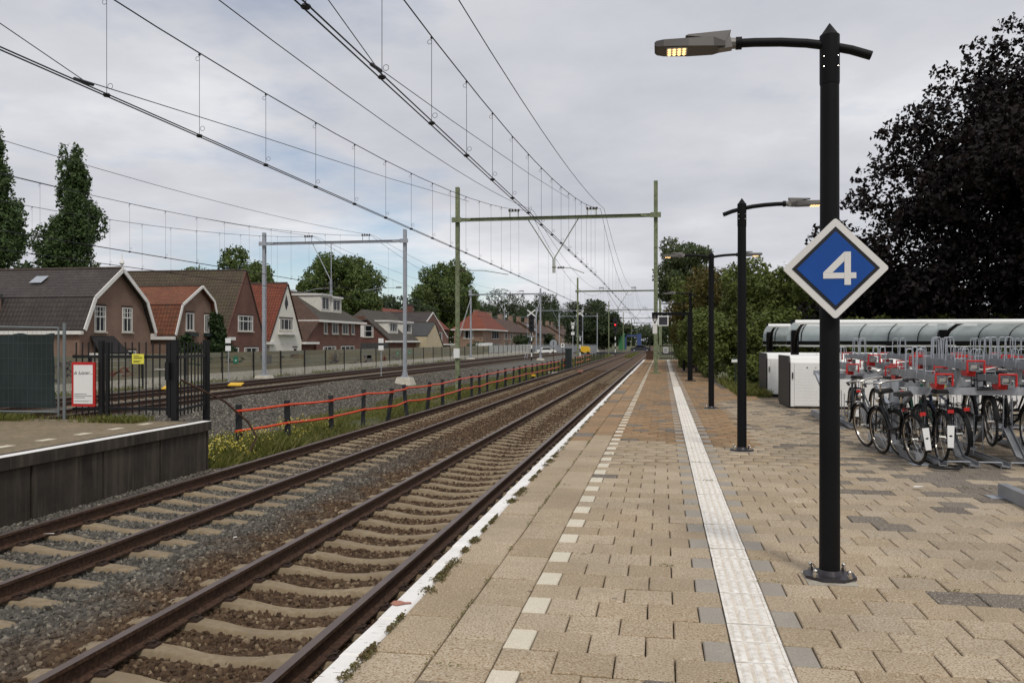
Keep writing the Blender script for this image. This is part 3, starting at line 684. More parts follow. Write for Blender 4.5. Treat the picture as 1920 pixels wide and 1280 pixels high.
def stitch(t, ysup, ya, zc):
    oy = 43.6
    MB().tube([(0, ya - oy, zc + .05), (-.1, ya + 4 - oy, zc + .45), (-.05, ya + 12 - oy, zc + 1.12), (0.0, ya + 21 - oy, zc + 1.98)], .0065, 4).build('stitch_wire', M['wire'], t)
    MB().tube([(0, ya - oy, zc + .05), (-.05, ya - 3 - oy, zc + .55), (-.05, ya - 12 - oy, zc + 1.9)], .0065, 4).build('stitch_wire', M['wire'], t)
    MB().tube([(0, ya - .17 - oy, zc + .02), (0, ya + .17 - oy, zc + .05)], .022, 6).build('wire_clamp', M['wire'], t)
stitch(ov, None, 9.5, 4.79)
ov = overhead('overhead wires with droppers above the track of the opposite platform', T2 - .2, [-20, 43.6, 108, 172, 236, 300, 364], 4.76, 8.42, 2.40, 1.5, -2)
stitch(ov, None, 9.3, 4.76)
overhead('overhead wires above the nearer siding, crossing the poplars', T3, [-9, 52, 113, 174, 214], 4.79, 8.42, 2.0, 1.1, 6)
overhead('overhead wires above the farther siding, just over the house roofs', T4, [-9, 52, 113, 174, 214], 4.79, 8.42, 2.0, 1.1, 9)

# ------------------------------------------------------------------ lamps
def lamp(label, X, Y, sides, lit=True, h=3.8):
    t = thing('lamp_post', label, 'street lamp', (X, Y, 0), 0, 'black lamp posts along the platform')
    MB().tube([(0, 0, .03), (0, 0, h - .42)], [.069, .062], 24).build('post', M['black'], t, True)
    cp = MB(); cp.tube([(0, 0, h - .42), (0, 0, h - .405), (0, 0, h - .085), (0, 0, h - .075), (0, 0, h)], [.064, .066, .066, .055, .003], 24); head = cp.build('post_head', M['black'], t, True)
    sc_ = MB()
    for sx in (-.058, .058):
        for z in (h - .24, h - .31): sc_.sphere((sx * .8, -.05, z), .006, 6, 4)
    sc_.build('screw', M['chrome'], head)
    bp = MB(); n = 8; bp.prism([(.17 * math.cos(2 * math.pi * (k + .5) / n) * 1.05, .17 * math.sin(2 * math.pi * (k + .5) / n) * .95, .006) for k in range(n)], (0, 0, .022)); bp.tube([(0, 0, .028), (0, 0, .06)], [.085, .07], 24)
    base = bp.build('base_plate', M['plate'], t)
    for sx in (-1, 1):
        for sy in (-1, 1):
            b = MB(); b.tube([(sx * .11, sy * .10, .028), (sx * .11, sy * .10, .05)], .018, 6); b.tube([(sx * .11, sy * .10, .05), (sx * .11, sy * .10, .066)], .012, 8); b.sphere((sx * .11, sy * .10, .068), .0155, 8, 6)
            b.build('anchor_bolt', M['chrome'], base, True)
    g = MB(); g.box(-.17, .15, -.20, .12, -.002, .005); g.build('mortar_bed', M['concrete'], base)
    for s in sides:
        z0 = h - .155
        pts = [(0, 0, z0), (s * .15, 0, z0 + .028), (s * .32, 0, z0 + .046), (s * .50, 0, z0 + .055), (s * .62, 0, z0 + .056)]
        arm = MB().tube(pts, .031, 12).build('arm', M['black'], t, True)
        MB().tube([(s * .585, 0, z0 + .056), (s * .625, 0, z0 + .056)], .044, 12).build('collar', M['black'], arm, True)
        zc = z0 + .056
        sk = MB(); sk.tube([(s * .62, 0, zc), (s * .72, 0, zc + .005)], [.036, .042], 10)
        sk.prism([(s * .65, -.045, zc - .035), (s * .74, -.045, zc - .045), (s * .86, -.045, zc + .05), (s * .67, -.045, zc + .06)], (0, .09, 0))
        sk.build('socket', M['lampgrey'], arm)
        hd = MB(); xs = [(.70, -.03, .006), (.78, -.038, .030), (.95, -.034, .028), (1.12, -.026, .028), (1.17, -.020, .025), (1.185, -.010, .018)]
        vs = []; W = [.06, .10, .115, .11, .095, .08]
        for (x, zl, zh), w in zip(xs, W): vs += [(s * x, -w, zc + zl), (s * x, w, zc + zl), (s * x, w * .82, zc + zh), (s * x, -w * .82, zc + zh)]
        fs = []
        for j in range(5):
            for k in range(4): fs.append((j * 4 + k, j * 4 + (k + 1) % 4, (j + 1) * 4 + (k + 1) % 4, (j + 1) * 4 + k))
        fs += [(0, 1, 2, 3), (20, 21, 22, 23)]; hd.add(vs, fs); lh = hd.build('lamp_head', M['lampdark'], t)
        fn = MB(); fn.prism([(s * .70, -.05, zc + .0), (s * .66, -.05, zc + .080), (s * .95, -.05, zc + .068), (s * .97, -.05, zc + .06), (s * .80, -.05, zc + .035)], (0, .10, 0)); fn.build('cooling_cover', M['lampgrey'], lh)
        ld = MB(); ld.box(min(s * .96, s * 1.10), max(s * .96, s * 1.10), -.085, .055, zc - .040, zc - .031); pnl = ld.build('led_window', M['signwhite'], lh)
        if lit:
            for i in range(4):
                for j in range(3): MB().sphere((s * (.98 + i * .034), -.065 + j * .05, zc - .042), (.012, .017, .008), 8, 5).build('led', M['led'], pnl)
    if len(sides) == 1:
        s = -sides[0]; z0 = h - .155
        st = MB(); st.tube([(0, 0, z0), (s * .14, 0, z0 - .035), (s * .27, 0, z0 - .082)], .031, 12); st.build('stub', M['black'], t, True)
    return t
lamp('nearest black lamp post, carrying the blue number 4 sign', 1.13, 6.11, [-1])
lamp('second black lamp post from the camera, its single arm turned towards the bicycles', 1.16, 12.97, [1], h=3.74)
lamp('third black lamp post from the camera, with two opposite lamp arms', 1.16, 20.97, [-1, 1], h=3.8)
lamp('fourth black lamp post, beside the hedge behind the V sign gantry', 1.19, 37.3, [-1], False, 3.8)
lamp('fifth lamp post, half hidden in the hedge', 1.16, 47.5, [-1], False, 3.8)
lamp('farthest lamp post, mostly swallowed by the hedge', 1.16, 61, [-1], False, 3.85)
# number 4 sign
t = thing('platform_sign', 'blue diamond platform sign with a white number 4', 'sign', (1.145, 6.005, 2.11))
def diamond(r, y0, y1, rc=.0):
    pts = []
    for k in range(4):
        a = math.pi / 2 * k; c = Vector((math.cos(a), 0, math.sin(a))) * (r - rc * 1.414)
        for j in range(5): b = a + math.radians(-45 + 22.5 * j); pts.append(c + Vector((math.cos(b), 0, math.sin(b))) * rc + Vector((0, y0, 0)))
    return pts, (0, y1 - y0, 0)
MB().prism(*diamond(.342, -.018, 0, .02)).build('board', M['signwhite'], t)
MB().prism(*diamond(.282, -.0205, -.0185, .001)).build('black_border', M['signblack'], t)
MB().prism(*diamond(.250, -.023, -.021, .001)).build('blue_field', M['signblue'], t)
f4 = MB()
def s4(p): return [((x - 548) / 1280 * .915 - .003, -.0262, -(z - 720) / 1280 * .915) for x, z in p]   # strokes of the numeral
for poly in ([(630, 565), (687, 565), (687, 760), (735, 760), (735, 815), (687, 815), (687, 876), (630, 876), (630, 815), (630, 760)],):
    f4.prism(s4(poly), (0, .0028, 0))
f4.prism(s4([(629, 565), (629, 652), (522, 760), (440, 760), (440, 758)][:]), (0, .0028, 0)); f4.prism(s4([(440, 761), (629, 761), (629, 815), (440, 815)]), (0, .0028, 0))
f4.build('numeral', M['signwhite'], t)
MB().box(-.10, .10, 0, .035, -.03, .03).build('bracket', M['galv_d'], t)
# V sign gantry
t = thing('sign_gantry', 'black angled post with arm reaching over the platform edge of the hedge', 'sign post', (1.12, 35.6, 0))
t['label'] = 'square black post with long arm holding the V board'
MB().box(-.10, .10, -.10, .10, 0, 2.79).build('post', M['black'], t); MB().box(-1.55, .098, -.08, .08, 2.70, 2.82).build('arm', M['black'], t)
MB().box(-.22, .22, -.22, .22, 0.002, .03).build('base_plate', M['plate'], t)
t = thing('letter_board', 'white board with black letter V hanging beside the green mast', 'sign', (-.305, 35.46, 2.32))
MB().box(-.115, .115, -.02, .02, 0, .25).build('board', M['white'], t)
v = MB()
for s in (-1, 1): v.prism([(s * .085, -.024, .22), (s * .045, -.024, .22), (s * -.012, -.024, .05), (s * .018, -.024, .03)], (0, .003, 0))
v.build('letter', M['signblack'], t); MB().box(-.09, .09, -.05, .05, -.38, -.01).build('light_box', M['signwhite'], t); MB().box(-.12, .12, -.06, .06, .26, .40).build('lamp_housing', M['black'], t)
MB().tube([(0, -.075, .33), (0, -.06, .33)], .055, 14).build('lens', M['lampdark'], t)
t = thing('square_board', 'dark square board with white border next to the V board', 'sign', (.035, 35.44, 2.26))
MB().box(-.21, .21, -.02, .02, 0, .41).build('border', M['white'], t); MB().box(-.17, .17, -.026, -.021, .04, .37).build('field', mat('dark_board', (.035, .037, .045), .5), t); MB().box(-.04, .04, .0, .04, .40, .44).build('hanger', M['black'], t)

# ------------------------------------------------------------------ fences and barrier
t = thing('noise_barrier', 'long olive noise barrier with graffiti behind the sidings', 'noise barrier', (-27.3, 31, -1.15))
XW = -27.3; pitch = 4.15; yb = 49.26 - 6 * pitch
PNL = MB().box(-.05, .05, .04, pitch - .04, 0, 1).mesh('barrier_panel', M['panel']); PNG = MB().box(-.05, .05, .04, pitch - .04, 0, 1).mesh('barrier_panel', M['panel_g'])
PST = MB().box(-.02, .11, -.06, .06, 0, 1.95).mesh('barrier_post', M['blackgate']); PLI = MB().box(-.09, .09, .03, pitch - .03, 0, .80).mesh('plinth', M['concrete_w'])
hz = [.5, .52, .45, .3]
for i in range(37):
    y = yb + i * pitch - 31
    if i < 26:
        z = .80; st = [.36, .38, .36, .34][:]; 
        for j, h in enumerate((.33, .33, .33, .31)):
            o = put('barrier_panel', PNL, t, (R.uniform(-.006, .006), y, z)); o.scale = (1, 1, h - .016); z += h
    else:
        o = put('barrier_panel', PNG, t, (0, y, .88)); o.scale = (1, 1, 1.25)
    put('barrier_post', PST, t, (0, y, .15)); put('plinth', PLI, t, (0, y, 0))
rg = random.Random(5)
def scrawl(y, z, h, w, m, n):          # sprayed strokes lying on a panel face
    mb = MB()
    for _ in range(n):
        yy, z0 = y + rg.uniform(0, w), z + rg.uniform(0, h * .5); pts = []
        for q in range(6): pts.append((.0555, yy, z0)); yy += rg.uniform(-.3, .35) * w / 2; z0 = min(max(z, z0 + rg.uniform(-.5, .6) * h / 2), z + h)
        for a, b in zip(pts, pts[1:]): mb.bar(a, b, .05, .006, (1, 0, 0))
    return mb.build('graffiti', m, t)
for i, (mm, zz_, h, n) in {2: ('graffiti', .75, 1.1, 16), 3: ('graffiti_r', 1.0, .8, 8), 5: ('graffiti_g', 1.35, .5, 7), 6: ('graffiti_g', 1.45, .6, 9), 10: ('graffiti', .95, 1.0, 16), 8: ('graffiti', 1.5, .5, 4), 12: ('graffiti', .7, .7, 10), 13: ('graffiti_r', .9, 1.1, 9), 14: ('graffiti', .8, .9, 8), 11: ('graffiti', .7, .4, 8)}.items():
    scrawl(yb + i * pitch - 31 + .6, zz_, h, 2.6, M[mm], n)
for i in range(26):                       # overpainted rectangles
    for _ in range(rg.choice((0, 1, 1, 2))):
        ya = rg.uniform(.1, 2.4); yb2 = min(ya + rg.uniform(.8, 2.2), pitch - .1); za = .89 + .31 * rg.choice((0, 1, 2)); MB().box(.0525, .0545, yb + i * pitch - 31 + ya, yb + i * pitch - 31 + yb2, za, za + .285 * rg.choice((1, 1, 2)) if za < 1.4 else za + .285).build('paint_patch', M[rg.choice(('patch_a', 'patch_b', 'patch_c'))], t)
for y in (51.0, 85.2, 89.4): 
    MB().box(.056, .066, y - 31 - .3, y - 31 + .3, 1.35, 1.8).build('exit_sign', mat('exit_sign_green', (.01, .20, .10), .5), t)
    MB().box(.067, .070, y - 31 - .12, y - 31 + .1, 1.5, 1.58).build('exit_arrow', M['white'], t)

def lean_post(parent, p, lean, h):
    o = MB().box(-.055, .055, -.055, .055, -.25, h).build('post', M['fencepost'], parent); o.location = p; o.rotation_euler = lean; return o
fp = [(-10.02, 18.93), (-9.55, 20.6), (-9.26, 22.82), (-9.04, 24.81), (-8.82, 26.6), (-8.7, 28.2), (-8.55, 30.3), (-8.5, 32.35), (-8.72, 36.0), (-8.66, 38.2), (-8.6, 39.6)]
while fp[-1][1] < 128: fp.append((-8.62 - .35 * math.sin(fp[-1][1] / 17) * .3, fp[-1][1] + (2.35 if fp[-1][1] < 75 else 2.9) + R.uniform(-.15, .15)))
FG = thing('trackside_fence', 'low fence of charcoal posts with bent orange-red rails beside the tracks', 'fence', (fp[0][0], fp[0][1], -.85))
ox, oy, oz = fp[0][0], fp[0][1], -.85
tops = []
for i, (x, y) in enumerate(fp):
    ln = (R.gauss(0, .03), R.gauss(0, .04), R.gauss(0, .1))
    if i == 4: ln = (0, .13, 0)
    if i == 5: ln = (0, -.10, 0)
    h = .97 + R.uniform(-.03, .03); lean_post(FG, (x - ox, y - oy, 0), ln, h); tops.append((x - ox + h * math.sin(ln[1]) * .8, y - oy, h))
for i in range(min(len(tops) - 1, 34)):
    a, b = Vector(tops[i]), Vector(tops[i + 1])
    if i > 20 and i % 4 == 3: continue
    for dz in (-.13, -.60):
        j = .03 * R.uniform(-1, 1); p, q = a + Vector((.07, 0, dz + j)), b + Vector((.07, 0, dz - j)); 
        if i == 0: p += Vector((-.02, -.28, 0))
        MB().tube([p, (p + q) / 2 + Vector((0, 0, -.012)), q], .031, 8).build('rail_tube', M['orange'], FG, True)

# construction fence and black gate on the opposite platform
t = thing('construction_fence', 'wire mesh construction fence panel covered with dark green netting', 'fence', (-11.52, 14.72, .105))
fx0, fx1 = -6.0, -.06; y0_, y1_ = -1.5, 0
def fy(x): return .10 * x * .55
FW = MB()
for (a, b) in (((fx0, fy(fx0), 1.88), (fx1, fy(fx1), 1.78)), ((fx0, fy(fx0), .16), (fx1, fy(fx1), .14)), ((fx1, fy(fx1), .05), (fx1, fy(fx1), 1.80)), ((-3.6, fy(-3.6), .05), (-3.6, fy(-3.6), 1.85))): FW.tube([a, b], .02, 8)
FW.build('frame', M['zinc'], t, True)
wm = MB(); x = fx0
while x < fx1: wm.tube([(x, fy(x) - .015, .15), (x, fy(x) - .015, 1.8)], .0019, 4, False); x += .10
for z in (.35, .62, .9, 1.2, 1.5, 1.66): wm.tube([(fx0, fy(fx0) - .02, z), (fx1, fy(fx1) - .02, z - .02)], .0021, 4, False)
wm.build('wire_mesh', M['wire2'], t)
nv = []; nf = []; nx, nz = 60, 14
for i in range(nx + 1):
    x = fx0 + (fx1 - .1 - fx0) * i / nx
    for j in range(nz + 1):
        topz = 1.62 + .10 * math.cos(i * .42) ** 2 * (.6 if i > 12 else 1); z = .22 + (topz - .22) * j / nz
        nv.append((x, fy(x) + .03 + .02 * math.sin(i * .55 + j * .3) + .012 * math.sin(i * 1.7 - j * .8), z))
for i in range(nx):
    for j in range(nz): q = i * (nz + 1) + j; nf.append((q, q + nz + 1, q + nz + 2, q + 1))
MB().add(nv, nf).build('netting', M['net'], t, True)
tag(MB().tube([(-11.44, 14.70, .09), (-11.44, 14.70, 1.98)], .032, 12).build('fence_post', M['zinc'], None, True), 'round grey steel post between netted fence and black fence', 'post')
GT = thing('gate_fence', 'black steel bar fence with gate at the end of the opposite platform', 'gate', (-10.75, 14.86, .105))
for x in (0.0, 1.56): MB().box(x - .042 - x * .01, x + .042 + x * .01, -.045, .045, 0, 1.53).build('gate_post', M['blackgate'], GT)
MB().box(1.5, 1.62, -.055, .055, 1.53, 1.545).build('post_cap', M['blackgate'], GT)
def barsec(p, q, z0, z1, n, gate=False):
    p, q = Vector(p), Vector(q)
    for z in (z0 + .12, z1 - .28): MB().bar(p + Vector((0, 0, z)), q + Vector((0, 0, z)), .04, .055).build('rail', M['blackgate'], GT)
    for i in range(n):
        c = p.lerp(q, (i + .5) / n); MB().tube([c + Vector((0, 0, z0)), c + Vector((0, 0, z1))], .0135, 6).build('bar', M['blackgate'], GT)
barsec((-.62, 0, 0), (-.08, 0, 0), .08, 1.50, 4); barsec((.15, 0, 0), (1.46, 0, 0), .10, 1.50, 9)
for x in (.13, 1.45): MB().box(x - .03, x + .03, -.03, .03, .05, 1.5).build('gate_stile', M['blackgate'], GT)
barsec((1.64, 0, 0), (1.20, 1.75, 0), .08, 1.50, 8); MB().box(1.15, 1.25, 1.70, 1.82, -.2, 1.55).build('gate_post', M['blackgate'], GT)
MB().box(1.42, 1.5, -.12, -.078, .78, 1.12).build('lock_case', M['blackgate'], GT); MB().tube([(1.22, -.13, .98), (1.44, -.13, .98)], .014, 8).build('handle', M['chrome'], GT, True)
MB().tube([(1.65, .05, .78), (2.05, 1.0, .3), (2.35, 1.4, -.15), (2.50, 1.45, -.45), (2.42, 1.35, -.72)], .022, 6).build('hand_rail', M['rail_rust'], GT, True)
t = thing('poster_board', 'white poster with red frame and handwritten line, hung on the black fence', 'poster', (-11.06, 14.76, .36))
MB().box(-.25, .25, -.02, .02, 0, .86).build('frame', M['red'], t); MB().box(-.205, .205, -.025, -.021, .055, .805).build('sheet', M['white'], t)
put('handwriting', text_mesh('handwriting', 'ik luister...', .098, M['signblack'], .35), t, (0, -.0262, .65), (math.pi / 2, -.02, 0))
pr = MB()
for z, w in ((.235, .27), (.20, .38), (.165, .23), (.11, .36), (.095, .30)): pr.box(-.19, -.19 + w, -.0268, -.0256, z, z + (.012 if z > .15 else .006))
pr.build('small_print', M['lampgrey'], t)
t = thing('notice_sign', 'small yellow notice on the black gate', 'sign', (-9.92, 14.79, 1.19)); MB().box(-.125, .125, -.008, 0, 0, .19).build('plate', M['yellow2'], t)
pr = MB()
for z, w in ((.15, .12), (.12, .19), (.10, .17), (.05, .15), (.03, .12)): pr.box(-.09, -.09 + w, -.0105, -.0085, z, z + .010)
pr.build('small_print', M['signblack'], t)

# ------------------------------------------------------------------ houses
GZ = -1.15
def roof_face(pts, m, parent, th=.14, name='roof'):
    P = [Vector(p) for p in pts]; nrm = (P[1] - P[0]).cross(P[2] - P[0]).normalized()
    if nrm.z < 0: P.reverse(); nrm = -nrm
    u = Vector((0, 0, 1)).cross(nrm).normalized(); v = nrm.cross(u)
    n = len(P); vs = P + [p - nrm * th for p in P]
    fs = [tuple(range(n)), tuple(range(n, 2 * n))[::-1]] + [(i, n + i, n + (i + 1) % n, (i + 1) % n) for i in range(n)]
    me = bpy.data.meshes.new(name); me.from_pydata([tuple(q) for q in vs], [], fs); me.materials.append(m)
    uv = me.uv_layers.new(name='slope')
    for lp in me.loops: q = vs[lp.vertex_index]; uv.data[lp.index].uv = (q.dot(u), q.dot(v))
    return put(name, me, parent)
def window(parent, x, y0, y1, z0, z1, nv=1, nh=0, top=0, wall='x', y=None, sill=True):
    # window in a wall that faces +X (wall='x') or -Y (wall='y', then y0,y1 are x limits and x is the wall y)
    def B(mb, a0, a1, d0, d1, c0, c1):
        if wall == 'x': mb.box(x + d0, x + d1, a0, a1, c0, c1)
        else: mb.box(a0, a1, x - d1, x - d0, c0, c1)
    fr = MB(); w = .06
    B(fr, y0, y0 + w, -.03, .045, z0, z1); B(fr, y1 - w, y1, -.03, .045, z0, z1); B(fr, y0 + w, y1 - w, -.03, .044, z0, z0 + w); B(fr, y0 + w, y1 - w, -.03, .044, z1 - w, z1)
    for i in range(nv): c = y0 + (y1 - y0) * (i + 1) / (nv + 1); B(fr, c - .028, c + .028, -.02, .040, z0 + w, z1 - w)
    for i in range(nh): c = z0 + (z1 - z0) * (i + 1) / (nh + 1); B(fr, y0 + w, y1 - w, -.02, .036, c - .025, c + .025)
    if top:
        c = z1 - (z1 - z0) * top; B(fr, y0 + w, y1 - w, -.02, .042, c - .04, c + .04)
        for i in range(3): q = y0 + (y1 - y0) * (i + 1) / 4; B(fr, q - .014, q + .014, -.02, .034, c, z1 - w)
        B(fr, y0 + w, y1 - w, -.02, .032, (c + z1) / 2 - .018, (c + z1) / 2 + .018)
    f = fr.build('window', M['frame_w'], parent)
    p = MB(); B(p, y0 + .04, y1 - .04, -.028, .012, z0 + .04, z1 - .04); p.build('pane', M['glass'], f)
    if y1 - y0 < 4:
        for a0 in (y0 + .07, y1 - .07 - (y1 - y0) * .16): q_ = MB(); B(q_, a0, a0 + (y1 - y0) * .16, -.02, .016, z0 + .08, z1 - .1); q_.build('curtain', M['curtain'], f)
    if sill: l_ = MB(); B(l_, y0 - .06, y1 + .06, -.02, .02, z1 + .005, z1 + .16); l_.build('lintel', M['lintel'], f)
    if sill: s = MB(); B(s, y0 - .08, y1 + .08, -.02, .12, z0 - .10, z0 - .01); s.build('sill', M['concrete_w'], f)
    return f
def house(label, x, ga, depth, wallm, roofm, barge=.0, barge_m='frame_w', over=.0, cat='house'):
    """ga: gable outline as (y, z) from the near eave over the ridge to the far eave; ridge runs along -X"""
    t = thing('house', label, cat, (x, ga[0][0], GZ)); oy = ga[0][0]
    G = [(y - oy, z - GZ) for y, z in ga]
    pts = [(0, G[0][0], 0)] + [(0, y, z) for y, z in G] + [(0, G[-1][0], 0)]
    MB().prism(pts, (-depth, 0, 0)).build('wall', wallm, t)
    rfs = []
    for (ya, za), (yb_, zb) in zip(G, G[1:]):
        d = Vector((0, yb_ - ya, zb - za)); nn = Vector((0, -d.z, d.y)).normalized() * .13
        if nn.z < 0: nn = -nn
        rfs.append(roof_face([(over, ya + nn.y, za + nn.z), (over, yb_ + nn.y, zb + nn.z), (-depth, yb_ + nn.y, zb + nn.z), (-depth, ya + nn.y, za + nn.z)], roofm, t))
        if barge:
            b_ = MB(); b_.prism([(.0 + over + .02, ya + nn.y * 1.25, za + nn.z * 1.25), (over + .02, yb_ + nn.y * 1.25, zb + nn.z * 1.25), (over + .02, yb_ + nn.y * 1.25 - nn.y / .13 * barge, zb + nn.z * 1.25 - nn.z / .13 * barge), (over + .02, ya + nn.y * 1.25 - nn.y / .13 * barge, za + nn.z * 1.25 - nn.z / .13 * barge)], (.07, 0, 0)); b_.build('barge_board', M[barge_m], t)
    rz = max(z for _, z in G); ry = [y for y, z in G if z == rz][0]
    MB().tube([(over, ry, rz + .13), (-depth, ry, rz + .13)], .12, 8).build('ridge_cap', roofm if False else M['bark'], rfs[0], True)
    return t, oy
# 1: barn-shaped house
t, oy = house('large brown brick house with dark gambrel roof and white gable trim', -35, [(46.3, 2.3), (47.3, 4.3), (50.0, 6.25), (52.6, 4.3), (53.6, 2.2)], 22, M['brick1'], M['roof_dark'], .26, over=.35)
def wz(z): return z - GZ
for a, b in ((47.65, 48.75), (50.45, 51.5)): window(t, .0, a - oy, b - oy, wz(2.25), wz(3.85), 1, 0, .42)
f_ = MB(); f_.tube([(.3, 50 - oy, wz(6.35)), (.3, 50 - oy, wz(6.6)), (.3, 50 - oy, wz(6.7)), (.3, 50 - oy, wz(6.85)), (.3, 50 - oy, wz(6.95)), (.3, 50 - oy, wz(7.35))], [.1, .06, .17, .13, .05, .02], 10); f_.build('finial', M['frame_w'], t, True)
MB().box(-20, .3, 46.05 - oy, 46.28 - oy, wz(2.05), wz(2.27)).build('gutter', M['frame_w'], t); MB().box(-6, .3, 53.62 - oy, 53.86 - oy, wz(1.98), wz(2.18)).build('gutter', M['frame_w'], t)
ch = MB(); ch.box(-7.1, -5.9, 46.2 - oy, 46.85 - oy, wz(2.4), wz(4.35)); c_ = ch.build('chimney', M['brick1'], t); MB().box(-7.15, -5.85, 46.1 - oy, 46.95 - oy, wz(4.36), wz(4.6)).build('chimney_cap', M['asphalt'], c_)
MB().add([(-5.2, 48.35 - oy, wz(5.40)), (-4.3, 48.35 - oy, wz(5.40)), (-4.3, 49.05 - oy, wz(5.88)), (-5.2, 49.05 - oy, wz(5.88))], [(0, 1, 2, 3)]).build('skylight', M['galv'], t)
bay = MB(); bay.prism([(.0, 47.3 - oy, wz(1.9)), (0, 49.6 - oy, wz(1.9)), (.9, 49.9 - oy, wz(.85)), (.9, 47.0 - oy, wz(.85))], (0, 0, .08)); bay.build('bay_roof', M['roof_dark'], t); MB().box(.0, .8, 47.1 - oy, 49.8 - oy, wz(-1.1), wz(.9)).build('bay_window', M['frame_w'], t)
window(t, 0, 50.6 - oy, 51.9 - oy, wz(-.2), wz(1.0), 2)
# 2
t, oy = house('small brick house with orange gambrel roof and ivy', -35, [(56.2, 2.05), (57.1, 4.25), (59.8, 5.75), (61.5, 4.7), (62.5, 1.9)], 14, M['brick1'], M['roof_orange'], .2, over=.3)
window(t, 0, 58.0 - oy, 59.1 - oy, wz(2.45), wz(3.75)); window(t, 0, 60.6 - oy, 61.3 - oy, wz(2.3), wz(3.7)); 
for y in (57.9, 60.5): MB().box(.02, .32, y - oy, y + 1.4 - oy, wz(2.0), wz(2.28)).build('flower_box', M['cabinet'], t)
MB().box(-14, .3, 55.95 - oy, 56.2 - oy, wz(1.75), wz(1.98)).build('gutter', M['frame_w'], t); window(t, 0, 58.6 - oy, 60.2 - oy, wz(-.1), wz(.95), 1); window(t, 0, 61 - oy, 62 - oy, wz(-.2), wz(.95), 0)
# 3
t, oy = house('tall dark red brick house with steep mossy brown roof', -35, [(64.0, 2.0), (67.3, 7.55), (70.5, 1.95)], 17, M['brick2'], M['roof_moss'], .08, 'brick2')
window(t, 0, 65.9 - oy, 68.5 - oy, wz(2.5), wz(3.8), 2, 0, 0); MB().box(.0, .05, 65.95 - oy, 68.45 - oy, wz(3.30), wz(3.38)).build('transom', M['frame_w'], t)
MB().box(-.5, .35, 63.6 - oy, 64.9 - oy, wz(1.72), wz(1.98)).build('gutter', M['frame_w'], t); MB().box(-3.2, -2.6, 65.6 - oy, 66.1 - oy, wz(5.05), wz(5.35)).build('roof_vent', M['frame_w'], t); MB().tube([(-2.9, 65.85 - oy, wz(5.3)), (-2.9, 65.85 - oy, wz(6.0))], .12, 8).build('vent_pipe', M['asphalt'], t)
window(t, 0, 65 - oy, 66 - oy, wz(.1), wz(1.1), 0); window(t, 0, 67 - oy, 69.5 - oy, wz(.0), wz(1.1), 1)
# 4
t, oy = house('white-gabled house with steep orange-red roof', -35, [(71.7, 1.6), (75.4, 7.0), (78.6, 1.75)], 15, M['whitewall'], M['roof_red'], .10, 'roof_orange')
window(t, 0, 73.7 - oy, 76.6 - oy, wz(2.7), wz(3.75), 2); MB().box(0, .45, 73.4 - oy, 77.0 - oy, wz(2.25), wz(2.45)).build('balcony_shelf', M['frame_w'], t)
MB().prism([(.01, 75.15 - oy, wz(4.6)), (.01, 75.55 - oy, wz(5.2)), (.01, 75.15 - oy, wz(6.0)), (.01, 74.8 - oy, wz(5.2))], (.03, 0, 0)).build('diamond_window', M['glass'], t)
MB().box(-.4, .35, 71.2 - oy, 72.6 - oy, wz(1.35), wz(1.58)).build('gutter', M['frame_w'], t); MB().add([(-4.6, 72.8 - oy, wz(3.55)), (-3.5, 72.8 - oy, wz(3.55)), (-3.5, 73.9 - oy, wz(5.2)), (-4.6, 73.9 - oy, wz(5.2))], [(0, 1, 2, 3)]).build('skylight', M['galv'], t)
window(t, 0, 76.6 - oy, 77.6 - oy, wz(.2), wz(1.0), 0)
# 5: hipped house with dormers
t = thing('house', 'dark red brick house with hipped brown roof and two white dormers', 'house', (-35, 79, GZ)); oy = 79
MB().box(-10, 0, 3.3, 16.2, 0, 5.0).build('wall', M['brick2'], t); MB().box(-10, -.3, .4, 3.3, 0, 2.7).build('wall', M['brick2'], t)
roof_face([(.45, 3.2, 5.0), (.45, 16.6, 5.0), (-5, 13, 8.35), (-5, 8, 8.35)], M['roof_grey'], t); roof_face([(.45, 16.6, 5.0), (-10.4, 16.6, 5.0), (-5, 13, 8.35)], M['roof_grey'], t)
roof_face([(.2, .1, 2.8), (.45, 3.2, 5.0), (-5, 8, 8.35), (-10.4, 3.2, 5.0), (-10.4, .1, 2.8)], M['roof_brown'], t)
MB().prism([(.1, 3.25, 2.75), (.1, .15, 2.75), (.1, 3.25, 4.95)], (-.2, 0, 0)).build('cheek_wall', M['brick2'], t)
MB().box(-9, .55, 3.0, 16.9, 4.78, 5.0).build('gutter', M['frame_w'], t); MB().box(-5, .5, -.25, 2.9, 2.5, 2.72).build('gutter', M['frame_w'], t)
for a, b in ((5.2, 6.1), (7.4, 9.2), (10.3, 12.25), (13.2, 14.1)): window(t, 0, a, b, wz(2.45), wz(3.6), 1 if b - a > 1.2 else 0)
for a, b, z1 in ((7.2, 9.9, 7.75), (10.3, 13.2, 7.6)):
    MB().box(-5, -1.2, a, b, 5.6, z1).build('dormer', M['whitewall'], t); MB().box(-5.2, -1.0, a - .15, b + .15, z1, z1 + .2).build('dormer_roof', M['frame_w'], t); window(t, -1.2, a + .2, b - .2, 6.25, z1 - .12, 1, sill=False)
window(t, 0, 5.0, 8.5, wz(-.2), wz(1.1), 2); window(t, 0, 10, 14, wz(-.2), wz(1.1), 2)
